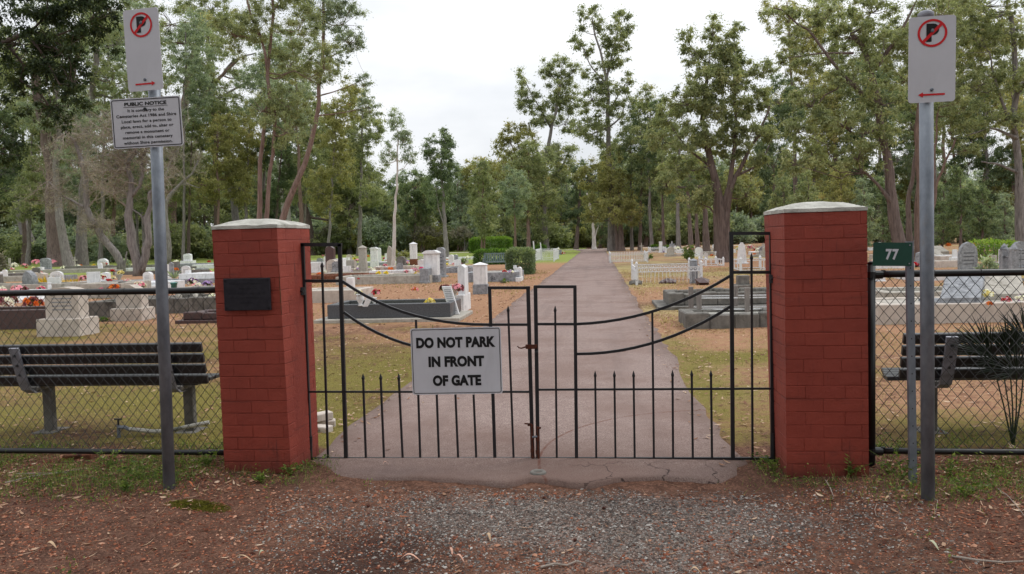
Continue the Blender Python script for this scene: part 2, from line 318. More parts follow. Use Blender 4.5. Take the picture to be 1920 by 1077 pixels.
# ---------------------------------------------------------------- ground sheet
def smooth(x,a,b): t=np.clip((x-a)/(b-a),0,1); return t*t*(3-2*t)
def bump2(x,y,cx,cy,rx,ry): return np.exp(-(((x-cx)/rx)**2+((y-cy)/ry)**2))
def fnoise(X,Y,s,seed=0):      # cheap smooth value noise
    r=np.random.default_rng(seed); T=r.random((64,64)); x=X/s; y=Y/s; xi=np.floor(x).astype(int); yi=np.floor(y).astype(int); fx=x-xi; fy=y-yi; fx=fx*fx*(3-2*fx); fy=fy*fy*(3-2*fy)
    q=lambda i,j:T[i%64,j%64]
    return (q(xi,yi)*(1-fx)+q(xi+1,yi)*fx)*(1-fy)+(q(xi,yi+1)*(1-fx)+q(xi+1,yi+1)*fx)*fy
def hgt(X,Y):
    X=np.asarray(X,float);Y=np.asarray(Y,float)
    n=(fnoise(X,Y,.9,1)-.5)*.035+(fnoise(X,Y,.28,2)-.5)*.018
    k=smooth(Y,.2,-.25)                                   # fades out behind the gate line
    side=np.maximum(smooth(X,.05,-.5),smooth(X,3.25,3.7))
    rough=n*np.maximum(k*.7,side*smooth(Y,14,6))
    return rough+side*.03*smooth(Y,2,-.2)-.018*(1-side)*k
xs=np.unique(np.concatenate([np.arange(-9,12,.09),np.linspace(-40,-9,60),np.linspace(12,45,60),np.linspace(-900,-40,30),np.linspace(45,900,30)]))
ys=np.unique(np.concatenate([np.arange(-5.5,9,.09),np.linspace(9,40,90),np.linspace(40,130,80),np.linspace(130,1500,30),np.linspace(-60,-5.5,20)]))
GX,GY=np.meshgrid(xs,ys); GZ=hgt(GX,GY)
nx,ny=len(xs),len(ys)
mb=MB(); ii=(np.arange(ny-1)[:,None]*nx+np.arange(nx-1)[None,:]).ravel()
mb.add(np.stack([GX,GY,GZ],-1).reshape(-1,3),np.stack([ii,ii+1,ii+nx+1,ii+nx],-1))
ground=mb.build('ground',groundmat(),smooth=True); tag(ground,kind='structure')
LEFT=smooth(GX,.35,.0); RIGHT=smooth(GX,2.85,3.15); IN=smooth(GY,.3,.9)
big=fnoise(GX,GY,3.1,5); bg2=fnoise(GX,GY,9,6); mid_=fnoise(GX,GY,1.3,8)
masks={
 'grv':np.clip((.85*bump2(GX,GY,1.9,-.72,1.5,.45)+.55*bump2(GX,GY,2.3,-1.3,1.3,.7))*smooth(GY,.4,.1)*(.55+.7*mid_),0,1),
 'dark_soil':np.clip(1.0*bump2(GX,GY,1.02,-1.2,.33,.38)+.9*bump2(GX,GY,.85,-1.6,.5,.3)+.35*LEFT*smooth(GY,.6,-.2)+.35*RIGHT*smooth(GY,.8,-.2),0,1),  # darker ground: two patches in front and both sides before the fences
 'mos':np.clip(LEFT*IN*(smooth(GY,14,9)*(.03+.44*big+.42*mid_)+smooth(GY,14,20)*.12)+RIGHT*IN*smooth(GY,11,6)*(.12+.42*big+.35*mid_),0,1),
 'lit':np.clip(LEFT*smooth(GY,.6,2)*(.55-.35*mid_)+LEFT*smooth(GY,2,5)*(.1+.75*smooth(GY,9,12)*smooth(GY,60,40))+LEFT*.5*smooth(GX,-3.5,-4.6)*smooth(GY,2,4)*smooth(GY,14,9)+RIGHT*smooth(GY,.5,1.6)*smooth(GY,9,6)*.62+RIGHT*smooth(GY,5,8)*(.35+.45*(1-big)),0,1),
 'tan':np.clip(RIGHT*smooth(GY,1,2.5)*(.15+.65*big*mid_**.3)+LEFT*smooth(GY,12,20)*.22*bg2,0,1),
 'grn':np.clip(LEFT*smooth(GY,34,60)*(.55+.4*bg2)+RIGHT*smooth(GY,45,80)*.3*bg2+LEFT*smooth(GX,-8,-14)*smooth(GY,14,22)*.5*big,0,1)}
for k,a in masks.items():
    at_=ground.data.attributes.new(k,'FLOAT','POINT'); at_.data.foreach_set('value',a.ravel().astype(np.float32))
# driveway
def road_edge(Y,side):
    base=np.where(Y<3,.0,0)*0+(-.08 if side<0 else 3.16)
    return base+side*.0+(fnoise(Y*0+side*7,Y,.35,11)-.5)*.07+(fnoise(Y*0+side*3,Y,1.7,12)-.5)*.12
front_px=[(632,902),(700,905),(800,906),(900,912),(950,917),(985,908),(1003,903),(1030,910),(1080,917),(1120,916),(1160,907),(1220,904),(1290,906),(1340,910),(1395,900)]
fr=np.array([g(x,y,-.02)[:2] for x,y in front_px])
ry=np.unique(np.concatenate([np.arange(.3,12,.1),np.linspace(12,112,160)]))
cols=np.linspace(0,1,40); mb=MB(); rows=[]
fx=np.linspace(fr[0,0],fr[-1,0],40); fy=np.interp(fx,fr[:,0],fr[:,1])+(fnoise(fx,fx*0,.06,15)-.5)*.03
rows.append(np.stack([fx,fy,np.full(40,-.03)],-1)); rows.append(np.stack([fx,fy+.008,np.full(40,.013)-.045*smooth(np.abs(cols-.5),.36,.5)],-1))
for t in (.25,.5,.75):
    e0,e1=road_edge(np.array([.3]),-1)[0],road_edge(np.array([.3]),1)[0]
    X=fx*(1-t)+(e0+(e1-e0)*cols)*t; rows.append(np.stack([X,fy*(1-t)+.3*t,np.full(40,.008)-.05*(np.abs(cols-.5)>.49)-.012*(np.abs(cols-.5)>.46)],-1))
for y in ry:
    wid=1+max(0,(y-95)/17)*.9; e0,e1=road_edge(np.array([y]),-1)[0],road_edge(np.array([y]),1)[0]; c=(e0+e1)/2
    X=c+(e0-c+(e1-e0)*cols)*wid; rows.append(np.stack([X,np.full(40,y),.010-.03*(np.abs(cols-.5)>.49)+.012*(1-(2*cols-1)**2)],-1))
V=np.concatenate(rows); m_=len(rows); ii=(np.arange(m_-1)[:,None]*40+np.arange(39)[None,:]).ravel()
mb.add(V,np.stack([ii,ii+1,ii+41,ii+40],-1)); tag(mb.build('driveway',roadmat(),smooth=True),kind='structure')
# cross track at the far end
mb=MB(); mb.box(-26,24,112.0,116.5,-.02,.014); tag(mb.build('track',MT['pinkconc']),kind='structure')
# ---------------------------------------------------------------- brick gate pillars
def pillar(B,Tp,name,label,chips=None,plaque=False,seed=1):
    """B,Tp: four ground and four top corners (front-left, front-right, back-right, back-left)"""
    r=random.Random(seed); B=[np.array(b,float) for b in B]; Tp=[np.array(t,float) for t in Tp]
    c=(B[0]+B[1]+B[2]+B[3])/4; root=thing(name,label,'gate pillar',(c[0],c[1],0))
    H=(Tp[0][2]); nc=20; mb=MB(); raw=MB()
    def P(k,u,t,off):                       # face k, along u, height t, outward offset
        a=B[k]*(1-t)+Tp[k]*t; b=B[(k+1)%4]*(1-t)+Tp[(k+1)%4]*t; e=b-a; n=np.array([e[1],-e[0],0]); n/=np.linalg.norm(n)
        q=a+e*u+n*off; return q
    core=MB()
    lo=[B[k]*1.0 for k in range(4)]; ins=.0028
    def inset(Q):
        m=sum(Q)/4; return [m+(q-m)*(1-2*ins/.5)+np.array([0,0,0]) for q in Q]
    bi,ti=inset(B),inset(Tp)
    mb.add([*[(*q[:2],-.25) for q in bi],*[(*q[:2],H) for q in ti]],[(0,1,5,4),(1,2,6,5),(2,3,7,6),(3,0,4,7),(4,5,6,7)],.9)
    for k in range(4):
        for i in range(-1,nc):
            t0,t1=i/nc,(i+1)/nc; ln=[0,.46,.92,1] if (i+k)%2 else [0,.24,.72,1]
            if i%3==2: ln=[0,.46,1] if (i+k)%2 else [0,.22,.68,1]
            for u0,u1 in zip(ln[:-1],ln[1:]):
                g0=.0022*r.uniform(.3,1.6); o=r.uniform(-.0008,.0010); jj=lambda s:r.uniform(-s,s)
                du=g0/.5*.12; dt=g0/H*.9; bv=.0024
                if u0==0: du0=0
                else: du0=du
                du1=0 if u1==1 else du
                outer=[P(k,u0+du0,t0+dt,-ins),P(k,u1-du1,t0+dt,-ins),P(k,u1-du1,t1-dt,-ins),P(k,u0+du0,t1-dt,-ins)]
                e0=0 if u0==0 else bv/.5; e1=0 if u1==1 else bv/.5; et=bv/H
                chip=0
                if chips and (k,i) in chips and ((u1==1 and k==0) or (u0==0 and k==1)): chip=chips[(k,i)]
                U0=u0+du0+e0+jj(.004)*(u0>0); U1=u1-du1-e1+jj(.004)*(u1<1)
                if chip and k==0: U1-=chip
                if chip and k==1: U0+=chip
                inner=[P(k,U0,t0+dt+et,o),P(k,U1,t0+dt+et,o),P(k,U1+jj(.02)*bool(chip),t1-dt-et,o),P(k,U0,t1-dt-et,o)]
                mb.add(outer+inner,[(4,5,6,7),(0,1,5,4),(1,2,6,5),(2,3,7,6),(3,0,4,7)],r.random()*.8,mi=0)
                if chip:
                    a,b_,c_,d_=[P(k,(U1 if k==0 else 0),t0+dt,-.0022),P(k,(1 if k==0 else U0),t0+dt,-.0018),P(k,(1 if k==0 else U0),t1-dt,-.0018),P(k,(U1 if k==0 else 0),t1-dt,-.0022)]
                    mb.add([a,b_,c_,d_],[(0,1,2,3)],.5,mi=1)
    mb.build('brickwork',[MT['brick'],MT['rawbrick']],root)
    # domed cement cap
    cp=MB(); n=22; vv=[]; 
    for j in range(n+1):
        for i in range(n+1):
            u,v=i/n,j/n; q=(Tp[0]*(1-u)+Tp[1]*u)*(1-v)+(Tp[3]*(1-u)+Tp[2]*u)*v
            m=sum(Tp)/4; s=1.015; q=m+(q-m)*s
            ed=min(u,1-u,v,1-v)*2; z=.024+.05*(1-(1-ed)**2.2)+(mnoise.noise(Vector((u*5+seed*9,v*5,0)))*.007)
            wob=mnoise.noise(Vector((u*4,v*4,seed*3.)))*.006
            vv.append((q[0]+wob*(ed<.05),q[1]+wob*(ed<.05),H+z))
    f=[(j*(n+1)+i,j*(n+1)+i+1,(j+1)*(n+1)+i+1,(j+1)*(n+1)+i) for j in range(n) for i in range(n)]
    cp.add(vv,f)
    rim=[j*0+i for i in range(n)]+[i*(n+1)+n for i in range(n)]+[n*(n+1)+n-i for i in range(n)]+[(n-i)*(n+1) for i in range(n)]
    rv=[vv[i] for i in rim]; low=[(x,y,H+.001) for x,y,z in rv]; k=len(rv)
    cp.add(rv+low,[(i,k+i,k+(i+1)%k,(i+1)%k) for i in range(k)])
    cp.build('cap',MT['capstone'],root,smooth=False)
    return root,P
def mk(x,y): return (x,y,0)
LP,PL=pillar([(-.49,0,0),(-.005,0,0),(.012,.5,0),(-.47,.5,0)],
   [(-.497,.0,1.715),(-.035,.012,1.715),(.012,.5,1.715),(-.47,.5,1.715)],'gate_pillar','red painted brick gate pillar with black plaque and chipped corner',
   chips={(0,16):.03,(1,16):.03,(0,15):.06,(1,15):.05,(0,14):.05,(1,14):.08,(0,13):.02,(1,13):.03},seed=3)
pillar([(3.345,0,0),(3.858,0,0),(3.858,.5,0),(3.352,.5,0)],[(3.34,.0,1.714),(3.846,.0,1.714),(3.846,.5,1.714),(3.318,.5,1.714)],
   'gate_pillar','plain red painted brick gate pillar right of the gate, by the 77 sign',seed=5)
# plaque on the left pillar
pq=MB(); a=pl(423,583,-.006); b=pl(507,521,-.006); x0,x1,z0,z1=a[0],b[0],a[2],b[2]
pq.box(x0,x1,-.022,-.004,z0,z1,bev=.003); po=pq.build('plaque',MT['bronze'],LP); po['label']='small dark metal plaque with worn raised lettering'
pt=MB(); r_=random.Random(4)
for li,(s,e_) in enumerate([(.12,.88),(.3,.72),(.1,.9),(.12,.86),(.36,.64)]):
    z=z1-.032-li*.033; x=x0+(x1-x0)*s
    while x<x0+(x1-x0)*e_:
        w_=r_.uniform(.006,.012)
        if r_.random()<.85: pt.box(x,x+.002,-.0235,-.0215,z-.012,z); pt.box(x,x+w_*.7,-.0235,-.0215,z-.002,z) if r_.random()<.6 else pt.box(x,x+w_*.7,-.0235,-.0215,z-.012,z-.010)
        x+=w_+.003
for cx,cz in ((x0+.016,z0+.016),(x1-.016,z0+.016),(x0+.016,z1-.016),(x1-.016,z1-.016)):
    pt.add([(cx+.006*math.cos(t),-.0245,cz+.006*math.sin(t)) for t in np.arange(8)*math.pi/4],[tuple(range(8))]); pt.box(cx-.004,cx+.004,-.0245,-.02,cz-.004,cz+.004)
pt.build('lettering',MT['bronze'],po)
# ---------------------------------------------------------------- lettering
def text_geo(body,size,bold=0.0,xs=1.0,align='CENTER',spacing=1.0,line=1.0):
    cu=bpy.data.curves.new('tmp','FONT'); cu.body=body; cu.size=size; cu.align_x=align; cu.offset=bold; cu.space_character=spacing; cu.space_line=line; cu.resolution_u=4
    o=bpy.data.objects.new('tmp',cu); COL.objects.link(o); dg=bpy.context.evaluated_depsgraph_get(); dg.update(); me=o.evaluated_get(dg).to_mesh()
    V=np.array([v.co[:] for v in me.vertices]).reshape(-1,3); F=[tuple(p.vertices) for p in me.polygons]
    o.evaluated_get(dg).to_mesh_clear(); bpy.data.objects.remove(o); bpy.data.curves.remove(cu)
    V[:,0]*=xs; return V,F
def put_text(mb,body,size,cx,cz,y,width=None,height=None,bold=0,spacing=1.0,mi=0,xs=1):
    V,F=text_geo(body,size,bold,1,'CENTER',spacing)
    w_=V[:,0].max()-V[:,0].min(); h_=V[:,1].max()-V[:,1].min()
    sx=width/w_ if width else xs; sz=height/h_ if height else 1
    X=(V[:,0]-(V[:,0].max()+V[:,0].min())/2)*sx+cx; Z=(V[:,1]-V[:,1].min())*sz+cz
    mb.add(np.stack([X,np.full(len(X),y),Z],-1),F,.5,mi)
def rrect(w_,h_,r,n=5):
    P=[]
    for cx,cz,a0 in ((w_/2-r,h_/2-r,0),(-w_/2+r,h_/2-r,90),(-w_/2+r,-h_/2+r,180),(w_/2-r,-h_/2+r,270)):
        for k in range(n+1): t=R(a0+90*k/n); P.append((cx+r*math.cos(t),cz+r*math.sin(t)))
    return P[::-1]
def frame_line(mb,w_,h_,r,t,y):
    A=rrect(w_,h_,r); B_=rrect(w_-2*t,h_-2*t,max(r-t,.002)); n=len(A)
    mb.add([(x,y,z) for x,z in A]+[(x,y,z) for x,z in B_],[(i,(i+1)%n,n+(i+1)%n,n+i) for i in range(n)])
def ring(mb,cx,cz,r0,r1,y,n=40):
    mb.add([(cx+r0*math.cos(t),y,cz+r0*math.sin(t)) for t in np.arange(n)*2*math.pi/n]+[(cx+r1*math.cos(t),y,cz+r1*math.sin(t)) for t in np.arange(n)*2*math.pi/n],[(i,(i+1)%n,n+(i+1)%n,n+i) for i in range(n)])
# ---------------------------------------------------------------- iron gate, two leaves
YG=.36
def G(x,y,dy=0): return pl(x,y,YG+dy)
def curve3(a,b,c,n=12):     # quadratic through b at mid
    a,b,c=map(np.array,(a,b,c)); q=2*b-(a+c)/2; t=np.linspace(0,1,n)[:,None]; return a*(1-t)**2+2*q*t*(1-t)+c*t*t
def strip(mb,P,w_):
    P=np.array(P,float)
    for i in range(len(P)-1):
        d=(P[i+1]-P[i]); d/=np.linalg.norm(d); mb.bar(P[i]-d*.0005,P[i+1]+d*.0005,w_,w_*.9)
def picket(root,x0,y0,x1,y1,spear=True,w_=.0145):
    mb=MB(); top=G(x0,y0); bot=G(x1,y1); mb.bar(bot,top,w_,w_)
    if spear:
        d=(top-bot)/np.linalg.norm(top-bot); 
        s=w_*.95; t=top; b4=[t+np.array([i*s*.62,j*s*.62,0]) for i,j in((-1,-1),(1,-1),(1,1),(-1,1))]; m4=[t+d*.012+np.array([i*s*.75,j*s*.75,0]) for i,j in((-1,-1),(1,-1),(1,1),(-1,1))]; ap=t+d*.048
        mb.add(b4+m4+[ap],[(0,1,5,4),(1,2,6,5),(2,3,7,6),(3,0,4,7),(4,5,8),(5,6,8),(6,7,8),(7,4,8),(3,2,1,0)])
    return mb.build('picket',MT['iron'],root)
def leaf(label,F,pk,curves,loc):
    root=thing('iron_gate',label,'gate',loc)
    fr=MB()
    for (a,b,w_) in F: fr.bar(G(*a),G(*b),w_,w_*.9)
    fr.build('frame',MT['iron'],root)
    for c in curves:
        mb=MB(); strip(mb,curve3(G(*c[0]),G(*c[1]),G(*c[2])),.019); mb.build('curved_rail',MT['iron'],root)
    for p in pk: picket(root,*p)
    return root
Tk=.026; Tn=.018
gl=leaf('left leaf of the black iron gate, carrying the white warning sign',[
 ((567,458),(582,866),Tk),((637,458),(649,860),Tk),((563,459),(641,459),Tk),((570,527),(637,527),Tk*.8),((577,735),(995,735),Tn*.8),((582,860),(1000,860),Tn),
 ((918,539),(928,858),Tk*.85),((990,537),(999,864),Tk),((915,540),(994,540),Tk*.8),((918,609),(992,609),Tk*.7)],
 [(604,502,615,858,1),(953,585,963,858,1),(681,712,686,858),(714,712,720,858),(748,712,755,858),(780,600,788,858,0),(819,740,823,858,0),(854,740,859,858,0),(888,740,893,858,0)],
 [((641,527),(768,589),(918,609)),((645,586),(768,647),(925,665))],tuple(G(575,660)[:2])+(0.,))
gr=leaf('right leaf of the black iron gate, without a sign, bars bare',[
 ((1446,437),(1449,862),Tk),((1371,437),(1374,860),Tk),((1367,438),(1449,438),Tk*.85),((1371,511),(1447,511),Tk*.8),((1006,731),(1448,729),Tn*.8),((1008,860),(1448,860),Tn),
 ((1004,537),(1009,862),Tk),((1078,538),(1081,860),Tk*.9),((1001,538),(1081,538),Tk*.8),((1006,608),(1079,608),Tk*.7)],
 [(1041,585,1044,858,1),(1409,487,1411,858,1),(1116,707,1118,858),(1152,707,1154,858),(1188,707,1190,858),(1223,586,1226,858,0),(1261,706,1262,858),(1297,706,1299,858),(1333,706,1335,858)],
 [((1080,608),(1228,583),(1370,517)),((1082,664),(1228,642),(1371,574))],tuple(G(1448,660)[:2])+(0.,))
# the black boss that ends the outer picket of the right leaf is left plain; hinges, latch, bolts
def hinge(root,x,y,side):
    mb=MB(); c=G(x,y,-.022); mb.tube([c+np.array([0,-.004,-.028]),c+np.array([0,-.004,.028])],.027,12); mb.box(min(c[0],c[0]-side*.06),max(c[0],c[0]-side*.06),c[1]-.012,c[1]+.012,c[2]-.014,c[2]+.014,bev=.002)
    mb.tube([c+np.array([-.02,-.028,0]),c+np.array([.02,-.028,0])],.010,8); mb.build('hinge',MT['iron'],root)
hinge(gl,566,546,1); hinge(gr,1449,523,-1)
for root,x,y0,y1 in((gl,581,818,872),(gr,1449.5,812,866)):
    mb=MB(); mb.tube([G(x,y0),G(x,y1)],.019,10); mb.tube([G(x,y1),G(x,y1)*[1,1,0]+[0,0,-.06]],.012,8); mb.build('pivot_sleeve',MT['iron'],root)
mb=MB(); c=G(988,650,-.02); mb.box(c[0]-.01,c[0]+.075,c[1]-.004,c[1]+.004,c[2]-.018,c[2]+.014,bev=.002)
mb.tube([c+[.0,0,0],c+[-.02,0,-.006],c+[-.04,0,-.012],c+[-.058,0,-.008],c+[-.068,0,.004]],[.007,.006,.005,.005,.004],6); lt=mb.build('latch',MT['rust'],gl)
mb=MB(); c=G(1006,661,-.025); mb.lathe([(.001,-.012),(.011,-.01),(.013,0),(.011,.01),(.001,.012)],c,10); mb.build('latch_stud',MT['iron'],gr)
mb=MB(); a=G(997,796,-.022); b=G(999,866,-.022); mb.tube([a,b],.0085,8); mb.tube([a,a+[-.02,-.002,.004],a+[-.052,-.004,.007]],.0055,6); mb.box(a[0]-.03,a[0]-.012,a[1]-.006,a[1]+.006,a[2]-.012,a[2]-.001)
for y in(822,845): c=G(998,y,-.02); mb.box(c[0]-.013,c[0]+.013,c[1]-.008,c[1]+.01,c[2]-.014,c[2]+.014,bev=.002)
mb.build('drop_bolt',MT['rust'],gl)
mb=MB(); a=G(1007,800,-.022); b=a*[1,1,0]+[0.006,0,-.03]; mb.tube([a,b],.0075,8); mb.box(a[0],a[0]+.028,a[1]-.006,a[1]+.006,a[2]-.016,a[2]-.004); 
for y in(823,848): c=G(1008,y,-.02); mb.box(c[0]-.014,c[0]+.014,c[1]-.008,c[1]+.01,c[2]-.015,c[2]+.015,bev=.002)
mb.build('drop_bolt',MT['rust'],gr)
mb=MB(); c=G(1003,819,-.03); mb.tube([c+[-.018,0,-.004],c+[.016,-.004,.002]],.0075,8); mb.build('padlock_shackle',MT['galv'],gr)
mb=MB(); c=g(1009,884,.02); n=16
mb.lathe([(.060,-.03),(.055,-.004),(.045,.003),(.034,.001),(.026,-.006),(.018,-.02)],(c[0],c[1],.02),20); tag(mb.build('bolt_socket',MT['concdark'],smooth=True),'round cement bolt socket in the driveway under the gate','socket')
# warning sign on the left leaf
c=(G(772,616)+G(942,737))/2; wS,hS=.655,.482
sg=thing('warning_sign','white DO NOT PARK IN FRONT OF GATE sign fixed to the iron gate','sign',(c[0],YG-.02,c[2])); sg.rotation_euler=(0,R(-.3),R(1.5))
mb=MB(); mb.prism(rrect(wS,hS,.016),-.004,0); mb.build('sign_plate',MT['signwhite'],sg,local=True)
mb=MB(); frame_line(mb,wS-.016,hS-.016,.014,.0045,-.0056); mb.build('border_line',MT['ink'],sg,local=True)
mb=MB(); HL=.076
for t,wd,z in(('DO NOT PARK',.575,.096),('IN FRONT',.405,-.042),('OF GATE',.352,-.18)): put_text(mb,t,.1,0,z,-.0058,width=wd,height=HL*1.04,bold=.0058,spacing=1.04)
mb.build('lettering',MT['ink'],sg,local=True)
mb=MB()
for x,z in((-.29,.232),(.29,.232),(0,-.234)): mb.lathe([(.001,0),(.006,0),(.006,.003),(.001,.004)],(x,-.004,z),8)
# ---------------------------------------------------------------- street sign posts
def post(label,foot,top,plates,rad):
    P0=g(*foot); Y=P0[1]; P1=at(top[0],top[1],P0); 
    root=thing('sign_post',label,'sign post',(P0[0],P0[1],0))
    mb=MB(); d=(P1-P0); d/=np.linalg.norm(d); mb.tube([P0-d*.15,P1],rad,20); mb.build('pole',MT['galv'],root,smooth=True)
    mb=MB(); mb.tube([P1-d*.03,P1+d*.0,P1+d*.012],[rad+.004,rad+.005,rad*.7],20); mb.build('pole_cap',MT['alloy'],root,smooth=True)
    return root,P0,P1,d
def sign_child(root,P,w_,h_,rz,rxy,kind,label,arrow=1):
    o=bpy.data.objects.new('sign_plate',None)
    mb=MB(); mb.prism(rrect(w_,h_,.018),-.003,0); me=mb.build('sign_plate',MT['signwhite'],root,local=True); me.location=Vector([float(t) for t in P])-parent_world(root); me.rotation_euler=(rxy[0],rxy[1],rz); me['label']=label
    bpy.data.objects.remove(o)
    k=MB(); rd=MB()
    if kind=='P':
        cz=h_/2-.098*h_/.5; rr=w_*.315
        put_text(k,'P',.1,.002,cz-rr*.62,-.0046,width=rr*.86,height=rr*1.3,bold=.007)
        ring(rd,0,cz,rr,rr*.84,-.0052)
        q=rr*.9*.7071; t=rr*.075; rd.add([(-q-t,-.0054,cz-q+t),(-q+t,-.0054,cz-q-t),(q+t,-.0054,cz+q-t),(q-t,-.0054,cz+q+t)],[(0,1,2,3)])
        z=-h_/2+.042; s=arrow; L_=w_*.28; rd.add([(-s*L_,-.0052,z-.005),(s*L_*.7,-.0052,z-.005),(s*L_*.7,-.0052,z+.005),(-s*L_,-.0052,z+.005)],[(0,1,2,3)] if s>0 else [(3,2,1,0)])
        rd.add([(s*L_*.66,-.0053,z-.0145),(s*L_*1.03,-.0053,z),(s*L_*.66,-.0053,z+.0145)],[(0,1,2)] if s>0 else [(2,1,0)])
        k.build('letter',MT['ink'],me,local=True); rd.build('red_marking',MT['redink'],me,local=True)
        b=MB(); b.lathe([(.001,-.004),(.009,-.004),(.009,.001),(.006,.005),(.001,.006)],(0,0,0),10); b2=b.V[0]; 
        for zz in(cz+.012,-h_/2+.068):
            bb=MB(); bb.add(np.stack([b2[:,0],-.005-b2[:,2]*1.2,b2[:,1]+zz],-1),b.F[0]); bb.add(np.stack([b2[:10,0]*0+.009*np.cos(np.arange(10)*.628),np.full(10,-.0085),.009*np.sin(np.arange(10)*.628)+zz],-1),[tuple(range(10))]); bb.build('bolt',MT['galv'],me,local=True)
    else:
        fr=MB(); frame_line(fr,w_-.014,h_-.014,.012,.005,-.0045); fr.build('border_line',MT['ink'],me,local=True)
        put_text(k,'PUBLIC NOTICE',.04,0,h_/2-.048,-.0046,width=w_*.6,height=.0225,bold=.0016)
        k.box(-w_*.315,w_*.315,-.0047,-.0043,h_/2-.0565,h_/2-.054)
        for i,(t,wd) in enumerate([('It is contrary to the',.52),('Cemeteries Act 1986 and Shire',.855),('Local laws for a person to',.71),('place, erect, add to, alter or',.75),('remove a monument or',.63),('memorial in this cemetery',.71),('without Shire permission.',.695)]):
            desc='y' in t or 'p' in t
            V,F=text_geo(t,.0250,.0006,1,'CENTER',1.05); sx=w_*wd/(V[:,0].max()-V[:,0].min()); X=(V[:,0]-(V[:,0].max()+V[:,0].min())/2)*sx; k.add(np.stack([X,np.full(len(X),-.0046),V[:,1]+h_/2-.085-i*.0335],-1),F)
        k.build('lettering',MT['ink'],me,local=True)
        b=MB(); cz=h_/2-.072
        for n_,q in ((0,0),): b.add([(.010*math.cos(t)-.004,-.0085,.010*math.sin(t)+cz) for t in np.arange(12)*math.pi/6]+[(.010*math.cos(t)-.004,-.003,.010*math.sin(t)+cz) for t in np.arange(12)*math.pi/6],[tuple(range(12))]+[(i,(i+1)%12,12+(i+1)%12,12+i) for i in range(12)])
        b.build('bolt',MT['iron'],me,local=True)
    return me
rp_,A0,A1,d=post('grey steel sign post on the left with a public notice under its no parking plate',(318,925),(284,24),None,.037)
f_=np.array([-.0,-.041,0])
P=at(276,97,A0)+[0,-.043,0]; s_=sc_at(P); sign_child(rp_,P,.243,.505,R(-4),(0,R(-1.2)),'P','white no parking plate with red arrow pointing right',1)
P=at(283,232,A0)+[0,-.043,0]; sign_child(rp_,P,139*s_*.97,97*s_*.96,R(4),(0,R(-1.4)),'N','white public notice plate with black border and small print')
rp2,B0,B1,d=post('grey steel sign post on the right carrying one no parking plate',(1740,945),(1736,25),None,.0365)
P=at(1741,115,B0)+[0,-.043,0]; s_=sc_at(P); sign_child(rp2,P,81.5*s_,159*s_,R(-5),(0,R(.4)),'P','white no parking plate with red arrow pointing left',-1)
# house number post
Q0=g(1713,912); Q1=at(1706,453,Q0); rn=thing('number_post','flat galvanised post with a green 77 sign beside the right pillar','sign post',(Q0[0],Q0[1],0))
mb=MB(); d=Q1-Q0; d/=np.linalg.norm(d); mb.bar(Q0-d*.12,Q1,.042,.006); mb.bar(Q0-d*.12+[-.019,.012,0],Q1+[-.019,.012,0],.004,.024); mb.bar(Q0-d*.12+[.019,.012,0],Q1+[.019,.012,0],.004,.024); mb.build('post',MT['galv'],rn)
P=at(1671,477,Q0)+[0,-.02,0]; s_=sc_at(P); mb=MB(); mb.prism(rrect(79*s_,44*s_,.004,2),-.002,0); me=mb.build('number_plate',MT['green'],rn,local=True); me.location=Vector([float(t) for t in P])-parent_world(rn); me.rotation_euler=(0,R(2.0),R(14)); me['label']='dark green plate with the white number 77'
mb=MB(); put_text(mb,'77',.07,-.004,-.034,-.0035,width=.085,height=.066,bold=.003,spacing=1.15); mb.build('number',MT['signwhite'],me,local=True)
mb=MB()
for z in(-.056,.056): mb.box(.106,.114,-.006,-.002,z-.004,z+.004)
mb.build('bolt',MT['alloy'],me,local=True)
mb=MB()
for k in range(14): q=Q0+(Q1-Q0)*(k+.5)/14; mb.box(q[0]-.003,q[0]+.003,q[1]-.0038,q[1]-.0031,q[2]-.004,q[2]+.004)
mb.build('bolt_hole',MT['ink'],rn)
